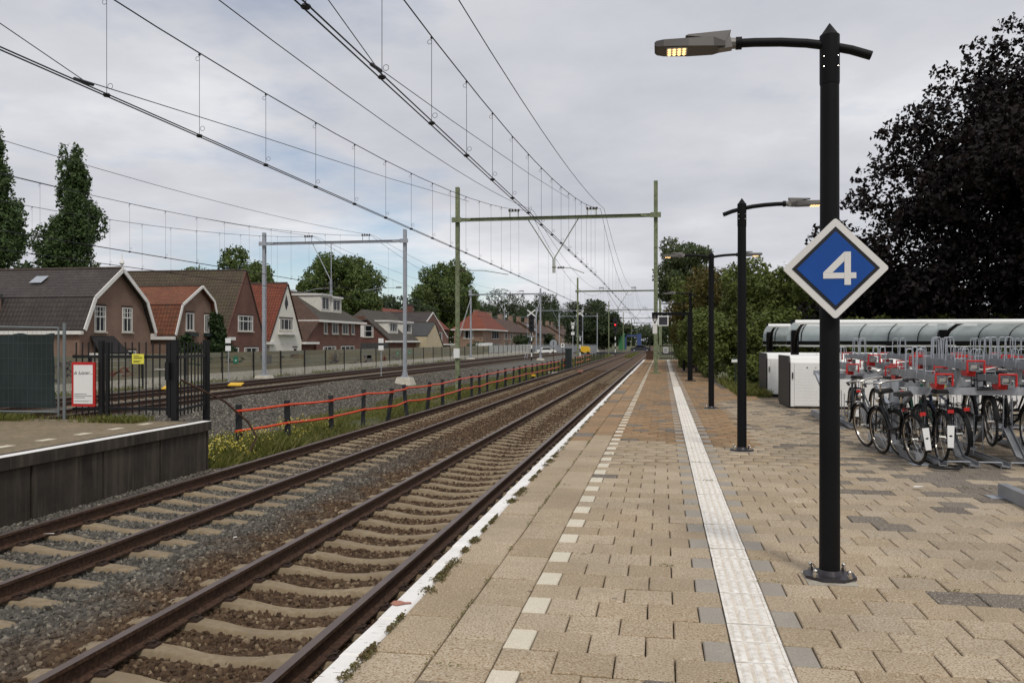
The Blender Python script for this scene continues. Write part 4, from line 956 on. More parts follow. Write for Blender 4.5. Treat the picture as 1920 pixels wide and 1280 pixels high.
# 6
t = thing('house', 'brown brick house with white double window in its end wall and flat dormers', 'house', (-34.6, 104, GZ)); oy = 104
MB().prism([(0, 0, 0), (0, 0, 3.2), (-3.2, 0, 6.0), (-5.0, 0, 6.0), (-6.4, 0, 3.8), (-6.4, 0, 0)], (0, 14, 0)).build('wall', M['brick2'], t)
roof_face([(.5, -.2, 2.9), (.5, 14.2, 2.9), (-4.2, 14.2, 7.0), (-4.2, 2.0, 7.0), (-2.6, -.2, 5.6)], M['roof_grey'], t); roof_face([(-4.2, 2, 7.0), (-4.2, 14.2, 7.0), (-7, 14.2, 3.4), (-7, -.2, 3.4), (-5.8, -.2, 5.2)], M['roof_grey'], t); roof_face([(-2.6, -.2, 5.6), (-4.2, 2.0, 7.0), (-5.8, -.2, 5.2)], M['roof_grey'], t)
window(t, 0, -5.3, -4.0, wz(2.2), wz(3.7), 0, 1, 0, 'y'); window(t, 0, -3.2, -1.9, wz(2.2), wz(3.7), 0, 1, 0, 'y'); MB().box(-4.0, -3.2, -.05, 0, wz(2.2), wz(3.7)).build('panel', M['frame_w'], t)
MB().box(-.2, .75, -.4, 14.4, 2.65, 2.88).build('gutter', M['frame_w'], t)
for a, b in ((2.2, 6.2), (8.6, 12.6)):
    MB().box(-4, -.6, a, b, 3.8, 5.35).build('dormer', M['whitewall'], t); MB().box(-4.1, -.35, a - .2, b + .2, 5.36, 5.55).build('dormer_roof', M['frame_w'], t); window(t, -.6, a + .3, b - .3, 4.1, 5.25, 2, sill=False)
MB().box(-6.4, .2, -3.2, -.15, 0, 2.6).build('shed', M['roof_dark'] if False else M['asphalt'], t)
# 7: long red roof behind
t = thing('house', 'long terrace with red-orange roof and chimneys behind the nearer houses', 'house', (-48, 122, GZ))
MB().box(-8, 0, 0, 66, 0, 5.6).build('wall', M['brick2'], t)
roof_face([(.4, -.3, 5.4), (.4, 66, 5.4), (-4, 66, 9.1), (-4, -.3, 9.1)], M['roof_red'], t); roof_face([(-8.4, -.3, 5.4), (-8.4, 66, 5.4), (-4, 66, 9.1), (-4, -.3, 9.1)], M['roof_red'], t)
for y in (14, 28, 48): c_ = MB().box(-4.6, -3.4, y, y + 1.6, 8.6, 10.3).build('chimney', M['brick2'], t); MB().box(-4.7, -3.3, y - .1, y + 1.7, 10.3, 10.5).build('chimney_cap', M['asphalt'], c_)
for y in (33, 49): MB().add([(-1.3, y, 7.08), (-1.3, y + 2.2, 7.08), (-2.6, y + 2.2, 8.18), (-2.6, y, 8.18)], [(0, 1, 2, 3)]).build('skylight', M['galv'], t)
# 8
t, oy = house('small barn with black pitched roof and cream gable', -33, [(116.5, 2.3), (121.0, 4.3), (125.5, 1.0)], 9, M['creamwall'], M['asphalt'], .15, 'asphalt')
t, oy = house('brick house with dark purple-grey pitched roof behind the cream barn', -38, [(128, 2.2), (138, 6.4), (148, 2.2)], 14, M['brick2'], M['roof_dark'], .2, 'frame_w'); window(t, 0, 3, 6, wz(1.8), wz(3.2), 1); window(t, 0, 13, 16, wz(1.8), wz(3.2), 1)
MB().box(-3, 1.5, 11, 22, wz(1.0), wz(1.2)).build('porch_roof', M['frame_w'], t)
# 9
t = thing('house', 'brick house with red hipped roof and white eaves', 'house', (-36, 169, GZ))
MB().box(-5.5, 0, 0, 22, 0, 5.3).build('wall', M['brick3'], t)
for pts in ([(.9, -.9, 5.3), (.9, 23, 5.3), (-2.75, 16, 9.3), (-2.75, 6, 9.3)], [(.9, -.9, 5.3), (-6.4, -.9, 5.3), (-2.75, 6, 9.3)], [(-6.4, -.9, 5.3), (-6.4, 23, 5.3), (-2.75, 16, 9.3), (-2.75, 6, 9.3)], [(.9, 23, 5.3), (-6.4, 23, 5.3), (-2.75, 16, 9.3)]): roof_face(pts, M['roof_red'], t)
MB().box(-6.5, 1.0, -1, 23.1, 5.05, 5.29).build('gutter', M['frame_w'], t); window(t, 0, 9, 17, wz(2.2), wz(3.9), 2); window(t, 0, 9, 17, wz(-.8), wz(1.0), 2); window(t, 0, -4, -2, wz(2.2), wz(3.9), 1, wall='y')
# 10: terraces further off
for i, (y, n, lb) in enumerate(((205, 3, 'brown terrace of row houses with chimneys beyond the red-roofed house'), (262, 3, 'second brown terrace with a solar panel behind the white crosses'), (322, 3, 'farthest brown terrace near the distant trees'))):
    t = thing('house', lb, 'house', (-40 + i * 1.0, y, GZ)); L = 50
    MB().prism([(0, 0, 0), (0, 0, 5.4), (-5.5, 0, 8.9), (-11, 0, 5.4), (-11, 0, 0)], (0, L, 0)).build('wall', M['brick3'], t)
    roof_face([(.5, -.4, 5.25), (.5, L + .4, 5.25), (-5.5, L + .4, 9.1), (-5.5, -.4, 9.1)], M['roof_brown'], t); roof_face([(-11.5, -.4, 5.25), (-11.5, L + .4, 5.25), (-5.5, L + .4, 9.1), (-5.5, -.4, 9.1)], M['roof_brown'], t)
    for j in range(4):
        c_ = MB().box(-6.1, -4.9, j * 16 - .2, j * 16 + 1.6, 8.4, 10.6).build('chimney', M['brick3'], t)
    for j in range(6): window(t, 0, j * 8 + 2, j * 8 + 5.5, 3.3, 4.9, 1); window(t, 0, j * 8 + 2, j * 8 + 6, .7, 2.4, 1)
    if i == 1: MB().add([(-1, 4, 6.3), (-1, 12, 6.3), (-4, 12, 8.25), (-4, 4, 8.25)], [(0, 1, 2, 3)]).build('solar_panel', M['galv_d'], t)

# ------------------------------------------------------------------ trees and plants
def leaves(lobes, n, size, seed, per=4, spread=.35, hang=0, flat=.55):
    g_ = np.random.default_rng(seed); L = np.array(lobes, float)           # cx cy cz rx ry rz
    w = (L[:, 3] * L[:, 4] * L[:, 5]) ** (2 / 3); li = g_.choice(len(L), n // per, p=w / w.sum())
    d = g_.normal(size=(len(li), 3)); d /= np.linalg.norm(d, axis=1)[:, None]
    rf = 1 - .45 * g_.random(len(li)) ** 1.6
    c = L[li, :3] + d * L[li, 3:] * rf[:, None]; cl = np.repeat(np.arange(len(c)), per)
    pos = c[cl] + g_.normal(size=(len(cl), 3)) * size * spread * 2.2
    nrm = d[cl] * flat + g_.normal(size=(len(cl), 3)) * .7 + np.array([0, 0, .35]); nrm /= np.linalg.norm(nrm, axis=1)[:, None]
    a = np.cross(nrm, g_.normal(size=nrm.shape)); a /= np.linalg.norm(a, axis=1)[:, None]
    if hang: a = a * (1 - hang) + np.array([0, 0, -1]) * hang; a /= np.linalg.norm(a, axis=1)[:, None]
    b = np.cross(nrm, a); s = size * (.55 + .8 * g_.random(len(pos)))[:, None]
    V = np.stack([pos + a * s, pos + b * s * .55, pos - a * s * .8, pos - b * s * .55], 1).reshape(-1, 3)
    F = np.arange(len(pos) * 4).reshape(-1, 4)
    r = np.clip(g_.random(len(c))[cl] * .6 + g_.random(len(pos)) * .4, 0, 1)
    return V, F, r
def lobes_round(c, rx, ry, rz, n, seed, lr=(.25, .42)):
    g_ = random.Random(seed); out = []
    for i in range(n):
        while True:
            p = Vector((g_.uniform(-1, 1), g_.uniform(-1, 1), g_.uniform(-1, 1)))
            if .35 < p.length < .9: break
        k_ = g_.uniform(*lr); out.append((c[0] + p.x * rx, c[1] + p.y * ry, c[2] + p.z * rz, rx * k_, ry * k_, rz * k_ * .85))
    out.append((c[0], c[1], c[2], rx * .5, ry * .5, rz * .5)); return out
def tree(label, base, lobes, n, size, m, trunk=(.3, 6), seed=1, cat='tree', name='tree', group=None, hang=0, nlimb=14, per=4, flat=.55):
    t = thing(name, label, cat, base, 0, group); g_ = random.Random(seed)
    V, F, r = leaves(lobes, n, size, seed, per, hang=hang, flat=flat); put('crown', np_mesh('crown', V, F, m, r), t)
    mb = MB(); r0, h = trunk; pts = [(g_.uniform(-.02, .02) * h * q, g_.uniform(-.02, .02) * h * q, h * q) for q in (0, .25, .5, .75, 1)]
    mb.tube(pts, [r0 * 1.25, r0, r0 * .85, r0 * .65, r0 * .4], 8); 
    for i in range(nlimb):
        lb = g_.choice([q for q in lobes if abs(q[0]) < 6] or lobes); z0 = h * g_.uniform(.35, 1); p0 = Vector((0, 0, z0)); p2 = Vector(lb[:3]) + Vector((g_.uniform(-.6, .6) * lb[3], g_.uniform(-.6, .6) * lb[4], g_.uniform(.1, .8) * lb[5])); p1 = p0.lerp(p2, .5) + Vector((0, 0, .12 * (p2 - p0).length))
        mb.tube([p0, p1, p2], [r0 * .38, r0 * .2, r0 * .05], 5)
    mb.build('trunk', M['bark'], t, True); return t
# poplars
def poplar_lobes(h, w, seed):
    g_ = random.Random(seed); out = []
    for i in range(85):
        z = g_.uniform(.05, .96); prof = w * (.5 + .5 * math.sin(math.pi * min(1, z * 1.0 + .12))) * (1 if z < .6 else 1 - (z - .6) * .95)
        a = g_.uniform(0, 6.28); rr = prof * g_.uniform(.25, .72); out.append((rr * math.cos(a), rr * math.sin(a), z * h, prof * .27 + .12, prof * .27 + .12, h * .075))
    return out
tree('tall columnar poplar whose whole crown shows, behind the dark-roofed house', (-60, 78.5, GZ), poplar_lobes(23.0, 4.5, 3), 56000, .18, M['leaf_pop'], (.45, 18), 3, name='poplar_tree', group='poplars behind the houses')
tree('poplar cut by the left edge of the picture', (-60, 66.6, GZ), poplar_lobes(22.3, 4.8, 9), 56000, .18, M['leaf_pop'], (.45, 18), 5, name='poplar_tree', group='poplars behind the houses')
tree('low bushy tree at the foot of the poplars', (-62, 74, GZ), lobes_round((0, 0, 7), 3.2, 3.4, 3, 14, 2), 5000, .3, M['leaf_pop'], (.25, 5), 6)
# mid trees behind the houses
tree('green tree peeking over the mossy-roofed house', (-45, 83.5, GZ), lobes_round((0, 0, 8.8), 4.8, 5.2, 3.5, 34, 4, (.2, .34)), 24000, .19, M['leaf_mid'], (.4, 8), 7)
tree('big round green tree behind the white dormers', (-46, 117, GZ), lobes_round((0, 0, 9.4), 6.0, 8.4, 6.6, 70, 5, (.18, .32)), 52000, .22, M['leaf_mid'], (.6, 9), 8)
tree('round green tree behind the green mast on the left', (-62, 242, GZ), lobes_round((0, 0, 14.5), 9.5, 15, 12.0, 70, 6, (.18, .32)), 48000, .36, M['leaf_mid'], (.6, 9), 9)
tree('small tree top between the two gambrel roofs', (-48, 79, GZ), lobes_round((0, 0, 5.5), 2, 2, 1.9, 10, 8), 2500, .25, M['leaf_mid'], (.2, 5), 10)
# far dark trees
far = [(-60, 190, 12.2, 12, 'dark tree behind the red roofs left of the green mast'), (-66, 300, 17, 18, 'dark tree beside the red hipped roof'), (-66, 361, 22, 24, 'broad dark tree above the first brown terrace'), (-62, 395, 20, 20, 'dark tree above the second brown terrace'),
       (-57, 420, 26, 12, 'tall narrow dark tree behind the grey portals'), (-52, 468, 22, 20, 'dark tree behind the farthest terrace'), (-24, 270, 15.8, 13, 'broad dark tree left of the red signal'), (-18, 262, 12, 8, 'small dark tree right behind the red signal')]
for i, (x, y, h, w, lb) in enumerate(far): tree(lb, (x, y, GZ), lobes_round((0, 0, h * .55 + .5), w * .75, w, h * .5, 42, 20 + i, (.18, .34)), 15000, .38, M['leaf_far'], (.5, h * .6), 30 + i, group='dark trees behind the terraces', nlimb=8)
for i, (x, y, h, w, lb) in enumerate(((-20, 520, 17, 16, 'distant tree at the end of the tracks on the left'), (-2, 560, 15, 18, 'distant tree at the end of the tracks in the middle'), (-38, 540, 16, 18, 'distant tree beyond the blue frame'), (16, 520, 14, 16, 'distant tree hidden by the green mast on the platform'))):
    tree(lb, (x, y, GZ), lobes_round((0, 0, h * .5), w * .8, w, h * .5, 24, 50 + i), 5000, .8, M['leaf_far'], (.5, h * .5), 60 + i, group='trees at the vanishing point', nlimb=6)
# right-hand side
tree('large copper beech with nearly black leaves behind the bicycle yard', (15.5, 33.5, -.05), lobes_round((-1, 0, 6.3), 6.6, 6.2, 5.3, 80, 12, (.2, .33)) + lobes_round((.3, 0, 9.3), 5.0, 5, 4.0, 46, 13, (.2, .33)) + lobes_round((-4.2, 0, 7.2), 3.3, 3.2, 2.7, 26, 16, (.22, .34)) + lobes_round((-4.2, .5, 3.0), 4.6, 4, 2.9, 40, 14, (.22, .36)) + lobes_round((6, 0, 7.5), 7, 6, 7, 30, 15, (.25, .38)) + lobes_round((-6.6, .5, 4.0), 2.2, 2.4, 2.2, 16, 17, (.28, .4)) + lobes_round((-8.2, .3, 4.4), 2.0, 2.2, 2.2, 18, 19, (.28, .4)) + lobes_round((-8.0, .6, 2.6), 2.4, 2, 1.8, 14, 21, (.28, .4)) + lobes_round((-2.0, 0, 11.3), 2.4, 2.6, 1.9, 16, 18, (.24, .36)) + [(-4.7, 0, 11.6, 1.1, 1.1, .32), (-3.8, .4, 12.4, .9, .9, .35), (-5.3, 0, 10.9, .8, .8, .22), (-6.6, 0, 9.5, 1.2, 1.1, .35), (-7.4, .3, 8.3, .9, .9, .3), (-8.0, 0, 6.9, 1.0, 1, .35), (-2.7, 0, 13.2, .8, .9, .3), (-5.9, -.3, 10.1, .9, .9, .3), (-9.0, .2, 5.6, .7, .8, .25)],
     250000, .105, M['leaf_beech'], (.5, 9), 12, name='beech_tree', nlimb=34, per=6)
tree('birch with drooping foliage beside the platform mast', (1.7, 58.5, -.05), lobes_round((0, 0, 6.2), 2.1, 2.6, 2.6, 30, 16, (.22, .36)), 16000, .11, M['leaf_birch'], (.14, 7), 13, name='birch_tree', hang=.5, nlimb=20)
hl = [('rusty green shrub tree where the platform narrows', 2.75, 48.5, 2.7, 3.0, 5.9, 'leaf_rusty', 24000), ('bright green shrub tree in front of the birch', 1.9, 53, 1.9, 2.2, 6.3, 'leaf_hedge', 12000), ('yellow-green shrub tree behind the third lamp post', 4.9, 42.5, 2.5, 2.6, 5.9, 'leaf_hedge', 24000),
      ('leafy shrub tree behind the diamond sign', 6.9, 39.5, 2.5, 2.5, 5.6, 'leaf_hedge', 24000), ('dark green shrub tree at the foot of the copper beech', 9.6, 37.5, 2.5, 2.5, 4.9, 'leaf_hedge', 18000)]
for i, (lb, x, y, rx, ry, h, mm, n) in enumerate(hl): tree(lb, (x, y, -.05), lobes_round((0, 0, h * .52), rx, ry, h * .46, 44, 70 + i, (.2, .34)), n, .10, M[mm], (.12, h * .7), 80 + i, name='shrub_tree', group='shrub trees along the platform', nlimb=16)
sh = [('low bush beside the V sign post', 2.15, 40.0, .85, 1.9, 3.2), ('dense bush between the sign post and the third lamp', 3.0, 35.8, 1.25, 1.3, 3.0), ('dense bush behind the far lockers', 4.3, 33.5, 1.4, 1.3, 2.9), ('bush left of the far lockers', 3.4, 32.2, .9, .8, 1.3), ('bush under the shelter roof on the right', 7.0, 33, 2.0, 1.2, 2.6), ('bush along the platform tip', 1.75, 45.5, .85, 2.4, 3.4), ('bush at the platform end', 1.55, 55, .85, 5, 3.6), ('bush far behind the racks', 11, 32.5, 2.6, 1.2, 2.6), ('last bush before the crossing gate', 1.75, 67, .8, 6, 3.6)]
for i, (lb, x, y, rx, ry, h) in enumerate(sh): tree(lb, (x, y, -.05), lobes_round((0, 0, h * .5), rx, ry, h * .5, 26, 100 + i, (.25, .4)), int(7000 * max(1, rx * ry * .7)), .09, M['leaf_hedge'], (.06, h * .6), 110 + i, 'bush', 'bush', 'bushes beside the platform', nlimb=10)
# ivy on the second house, shrubs by the barrier
V, F, r = leaves([(0, q * .55, 1.0 + q * 1.15, .28, 1.1 - q * .12, .75) for q in (0, .7, 1.4, 2.1, 2.8)] + [(0, -.6, 1.2, .3, .9, 1.2), (0, 1.6, 2.4, .3, .8, 1.6)], 7000, .16, 9); V[:, 1] = V[:, 1] * -1
tag(put('ivy', np_mesh('ivy', V, F, M['ivy'], r), None, (-34.75, 63.4, GZ)), 'dark green ivy climbing the orange-roofed house corner', 'ivy')
tree('bush in front of the orange-roofed house', (-33.5, 56.2, GZ), lobes_round((0, 0, 1.9), 1.0, 1.5, 1.5, 14, 130), 4000, .16, M['ivy'], (.06, 1.5), 131, 'bush', 'bush')
for i, (x, y, h, lb) in enumerate(((-36, 218, 4.8, 'dark bush in front of the first brown terrace'), (-37, 283, 5.5, 'dark bush in front of the second brown terrace'), (-32, 150, 3, 'bush between the barrier and the red hipped house'))): tree(lb, (x, y, GZ), lobes_round((0, 0, h * .5), 2.5, 4, h * .5, 14, 140 + i), 3000, .3, M['leaf_far'], (.08, h * .5), 141 + i, 'bush', 'bush')
# grass, flowers, moss
def blades(name, region, n, h0, h1, w, m, seed, zf, lab, cat, clump=0):
    g_ = np.random.default_rng(seed); x = g_.uniform(region[0], region[1], n); y = region[2] + (region[3] - region[2]) * g_.random(n) ** 1.5
    if clump:
        keep = (np.sin(x * 2.1 + y * .7) + np.sin(y * 1.3 - x) + g_.normal(size=n) * .7) > clump; x, y = x[keep], y[keep]; n = len(x)
    z = zf(x, y); h = g_.uniform(h0, h1, n) * (.6 + .6 * g_.random(n)); a = g_.uniform(0, 6.28, n); lean = g_.normal(size=(n, 2)) * .35 * h[:, None]; dx, dy = np.cos(a) * w, np.sin(a) * w
    V = np.stack([np.stack([x - dx, y - dy, z], -1), np.stack([x + dx, y + dy, z], -1), np.stack([x + lean[:, 0] * .4 + dx * .7, y + lean[:, 1] * .4 + dy * .7, z + h * .6], -1), np.stack([x + lean[:, 0], y + lean[:, 1], z + h], -1)], 1).reshape(-1, 3)
    o = put(name, np_mesh(name, V, np.arange(4 * n).reshape(-1, 4), m, g_.random(n))); return stuff(o, lab, cat)
gz = lambda x, y: np.where(x > -9.4, np.maximum(bedz(x, y), -1.08) - .02, np.where(x < -11.2, sidez(x, y) - .02, -1.13))
def gmid(x, y): return -1.12 + .20 * np.exp(-((x + 9.5) / .9) ** 2)
gs = MB().add([(-12.3, 15, -1.13), (-8.75, 15, -1.0), (-8.75, 140, -1.0), (-12.3, 140, -1.13)], [(0, 1, 2, 3)]); struct(gs.build('verge', M['ground']))
blades('grass', (-12.2, -8.75, 14.9, 70), 60000, .06, .24, .009, M['grass'], 1, gmid, 'weedy green grass strip along the orange-railed fence', 'grass', -.6)
blades('grass', (-9.6, -8.6, 15.0, 19.5), 4000, .14, .42, .008, M['grass'], 2, gmid, 'tall weeds at the corner of the opposite platform', 'weeds')
blades('grass', (-12.5, -8.8, 70, 150), 12000, .2, .5, .03, M['grass'], 3, gmid, 'distant grass strip towards the red signal', 'grass', -.3)
blades('grass', (-27.1, -25.9, 33, 120), 7000, .08, .28, .012, M['grass'], 4, lambda x, y: -.85 + 0 * x, 'sparse weeds at the foot of the noise barrier', 'weeds', .2)
blades('grass', (-13.0, -9.6, 14.2, 14.95), 5200, .04, .16, .008, M['grass'], 5, lambda x, y: .1 + 0 * x, 'weeds at the foot of the black gate and netted fence', 'weeds', -.4)
blades('grass', (2.2, 3.2, 26, 36), 4000, .1, .3, .012, M['grass'], 6, lambda x, y: -.03 + 0 * x, 'grass edge below the bushes beside the platform', 'grass')
blades('grass', (-5.6, -4.5, 125, 175), 2500, .15, .4, .04, M['grass'], 7, lambda x, y: -.84 + 0 * x, 'green weeds between the tracks near the crossing', 'weeds')
def flowers(n, region, m, seed, zf, s, lab):
    g_ = np.random.default_rng(seed); cx = g_.uniform(region[0], region[1], n // 9); cy = g_.uniform(region[2], region[3], n // 9); ci = g_.integers(0, len(cx), n)
    x = cx[ci] + g_.normal(size=n) * .09; y = cy[ci] + g_.normal(size=n) * .09; z = zf(x, y) + g_.uniform(.22, .5, len(cx))[ci] + g_.normal(size=n) * .05
    p = np.stack([x, y, z], -1); a = g_.normal(size=(n, 3)); a /= np.linalg.norm(a, axis=1)[:, None]; b = np.cross(a, g_.normal(size=(n, 3))); b /= np.linalg.norm(b, axis=1)[:, None]
    V = np.stack([p + a * s, p + b * s, p - a * s, p - b * s], 1).reshape(-1, 3); stuff(put('flowers', np_mesh('flowers', V, np.arange(4 * n).reshape(-1, 4), m, g_.random(n))), lab, 'flowers')
flowers(420, (-9.8, -8.7, 15.1, 17.2), M['petal'], 1, gmid, .020, 'deep yellow flowers at the platform corner')
flowers(420, (-10.2, -8.9, 17.2, 22.5), M['petal'], 2, gmid, .018, 'pale yellow flowers under the first fence posts')
# moss along the platform edge and in joints
def tufts(name, pts, m, seed, lab, cat, h=.022, s=.012):
    g_ = np.random.default_rng(seed); P = np.array(pts); n = len(P); a = g_.normal(size=(n, 3)) * np.array([1, 1, .5]); a /= np.linalg.norm(a, axis=1)[:, None]; b = np.cross(a, g_.normal(size=(n, 3))); b /= np.linalg.norm(b, axis=1)[:, None]
    V = np.stack([P + a * s, P + b * s * .6, P - a * s, P - b * s * .6], 1).reshape(-1, 3); V[:, 2] = np.maximum(V[:, 2], .001); stuff(put(name, np_mesh(name, V, np.arange(4 * n).reshape(-1, 4), m, g_.random(n))), lab, cat)
gm_ = np.random.default_rng(4); pts = []
y = 3.6
while y < 42:
    ln = gm_.uniform(.15, .7); k_ = int(900 * ln) if y < 12 else int(250 * ln); wd = gm_.uniform(.010, .026); cx_ = [(gm_.random() * ln, gm_.uniform(.4, 1.3)) for _ in range(max(2, int(ln * 9)))]
    for _ in range(k_):
        cc = cx_[gm_.integers(0, len(cx_))]; yy = y + cc[0] + gm_.normal() * .035; dx_ = gm_.normal() * wd * cc[1]; pts.append((-1.503 + dx_, yy, .004 + max(0, .028 - abs(dx_) * .6) * gm_.random()))
    y += ln + gm_.exponential(.18)
tufts('moss', pts, M['moss'], 1, 'clumps of brown-green moss along the white platform edge', 'moss', s=.009)
pts = []
for _ in range(110):
    x, yy = gm_.uniform(-1.2, 5), gm_.uniform(4, 16); ky = round((yy - Y0) / .3) * .3 + Y0
    if gm_.random() < .35: x, ky = -1.168, yy
    for _ in range(int(gm_.integers(6, 26))): pts.append((x + gm_.normal() * (.05 if x != -1.168 else .008), ky + gm_.normal() * (.008 if x != -1.168 else .05), .003 + abs(gm_.normal()) * .008))
tufts('joint_weeds', pts, M['grass'], 2, 'tiny weeds sprouting in the paving joints', 'weeds', s=.007)

# ------------------------------------------------------------------ signals and trackside things
def signal_post(label, x, y, z0, zt, crossed=True, red=False, cage=True):
    t = thing('railway_signal', label, 'railway signal', (x, y, z0)); h = zt - z0
    for i in range(6):
        a, b = h * .5 * i / 6, h * .5 * (i + 1) / 6; MB().tube([(0, 0, a), (0, 0, b)], .085, 8).build('post_band', M['white'] if i % 2 else M['signblack'], t)
    MB().tube([(0, 0, h * .5), (0, 0, h * .62)], .06, 8).build('post', M['signblack'], t)
    if h > 4.2:
        mb = MB(); n = 14; w, hh = .36, h * .21; zc_ = h * .80
        pts = [(w * math.cos(2 * math.pi * k / n), -.1, zc_ + (hh - w if math.sin(2 * math.pi * k / n) > 0 else -(hh - w)) + w * math.sin(2 * math.pi * k / n)) for k in range(n)]
        mb.prism(pts, (0, .12, 0)); bd = mb.build('signal_head', M['signblack'], t)
        for q in (-.35, 0, .35): MB().tube([(0, -.22, zc_ + q * hh * 1.4), (0, -.1, zc_ + q * hh * 1.4)], .14, 12).build('lamp_hood', M['black'], bd)
        if red: MB().tube([(0, -.235, zc_ + .1), (0, -.225, zc_ + .1)], .17, 14).build('red_lamp', M['redlight'], bd)
    if crossed:
        mb = MB(); zc_ = h + .02
        for s in (-1, 1): mb.bar((-.52 * s, -.26 - .02 * s, zc_ - .38), (.52 * s, -.26 - .02 * s, zc_ + .38), .012, .16, (0, 0, 1)) if False else mb.prism([(s * -.56, -.26 - .012 * s, zc_ - .34), (s * -.46, -.26 - .012 * s, zc_ - .46), (s * .56, -.26 - .012 * s, zc_ + .34), (s * .46, -.26 - .012 * s, zc_ + .46)], (0, .01, 0))
        mb.build('white_cross', M['white'], t)
    if cage:
        mb = MB(); s = -.55; mb.tube([(s, 0, h * .5), (s, 0, h)], .02, 5); mb.tube([(s, 0, h * .55), (0, 0, h * .55)], .02, 5); mb.box(s, .3, -.1, .5, h * .5, h * .52); mb.build('service_platform', M['galv'], t)
    return t
signal_post('tall black signal with a white cross, next to the second grey portal', -16.6, 108, -.85, 5.25)
signal_post('tall black signal with a white cross, half behind the second green mast', -11.2, 117, -.95, 5.45, cage=True)
t = signal_post('tall black signal showing a red light', -8.6, 158, -1.0, 6.0, False, True, False)
t = thing('railway_signal', 'slim post with stacked white plates and a small white cross between the portals', 'railway signal', (-14.6, 140, -.9))
MB().tube([(0, 0, 0), (0, 0, 5.6)], .06, 6).build('post', M['galv'], t); MB().box(-.2, .2, -.1, -.06, 4.6, 5.2).build('plate', M['white'], t); MB().box(-.28, .28, -.1, -.06, 3.6, 4.1).build('plate', M['white'], t)
mb = MB()
for s in (-1, 1): mb.prism([(s * -.36, -.1 - .012 * s, 5.35), (s * -.28, -.1 - .012 * s, 5.25), (s * .36, -.1 - .012 * s, 5.65), (s * .28, -.1 - .012 * s, 5.75)], (0, .01, 0))
mb.build('white_cross', M['white'], t)
t = thing('round_sign', 'round grey disc sign on a thin post by the fence', 'sign', (-9.55, 75, -1.0)); MB().tube([(0, 0, 0), (0, 0, 2.2)], .03, 6).build('post', M['rail_rust'], t); MB().tube([(0, -.05, 2.45), (0, -.03, 2.45)], .33, 20).build('disc', M['galv'], t); MB().box(-.03, .03, -.06, -.052, 2.25, 2.65).build('bar_mark', M['signblack'], t)
t = thing('number_sign', 'small white square sign on a thin post right of the round disc', 'sign', (-9.3, 80, -1.0)); MB().tube([(0, 0, 0), (0, 0, 2.2)], .03, 6).build('post', M['rail_rust'], t); MB().box(-.17, .17, -.05, -.03, 2.05, 2.45).build('plate', M['white'], t); MB().box(-.07, .07, -.056, -.051, 2.18, 2.36).build('figure', M['signblack'], t)
t = thing('cabinet', 'dark green trackside cabinet at the fence line', 'cabinet', (-8.2, 75, -1.0)); MB().box(-.28, .28, -.2, .2, 0, 1.95).build('body', M['cabinet'], t); MB().box(-.31, .31, -.23, .23, 1.95, 2.0).build('lid', M['cabinet'], t); MB().box(-.012, .012, -.212, -.201, .1, 1.85).build('door_gap', M['signblack'], t)
t = thing('cable_duct_lid', 'pale concrete slab lying in front of the green cabinet', 'slab', (-8.6, 68, -1.0)); MB().box(-.55, .55, -.4, .4, 0, .16).build('slab', M['concrete_w'], t)
t = thing('marker_post', 'short post with a yellow cap beside the rails', 'marker post', (-8.25, 54.5, -.95)); MB().tube([(0, 0, 0), (0, 0, .32)], .05, 8).build('stem', M['signblack'], t); MB().tube([(0, 0, .32), (0, 0, .44)], [.15, .13], 12).build('cap', M['yellow'], t)
for i, (x, y, lb) in enumerate(((-25.3, 46.5, 'thin post with two white number plates in front of the mossy-roofed house'), (-17.9, 52.5, 'thin post with two white number plates between the grey masts'))):
    t = thing('hectometre_post', lb, 'sign', (x, y, -.8), 0, 'posts with white number plates'); MB().tube([(0, 0, 0), (0, 0, 2.3)], .03, 8).build('post', M['galv'], t)
    MB().box(-.17, .17, -.05, -.03, 2.32, 2.62).build('plate', M['white'], t); MB().box(-.17, .17, -.05, -.03, 1.86, 2.16).build('plate', M['white'], t); MB().box(-.15, .15, -.04, -.03, 2.18, 2.30).build('backing', M['signblack'], t)
for (x, y, lb) in ((-21.3, 39.9, 'yellow plate on the sleepers near the first number post'), (-22.8, 36.5, 'small yellow plate seen through the gate bars')):
    t = thing('track_marker', lb, 'marker plate', (x, y, -.62), .2); MB().prism([(-.34, -.25, 0), (.34, -.25, 0), (.34, .25, .10), (-.34, .25, .10)], (0, 0, .05)).build('plate', M['yellow'], t)
for (x, y, z, lb) in ((-10.65, 43.38, 1.0, 'white kilometre plate on the left mast of the nearest green portal'),):
    t = thing('mast_plate', lb, 'sign', (x, y, z)); MB().box(-.16, .16, -.02, .02, -.25, .25).build('plate', M['white'], t)
t = thing('level_crossing', 'level crossing deck of asphalt where the road meets the tracks', 'level crossing', (-5, 186, -.62)); MB().box(-30, 40, -4, 4, -.3, .0).build('deck', M['asphalt'], t)
struct(MB().box(-120, 100, 181, 191, -1.1, -.64).build('road', M['asphalt']))
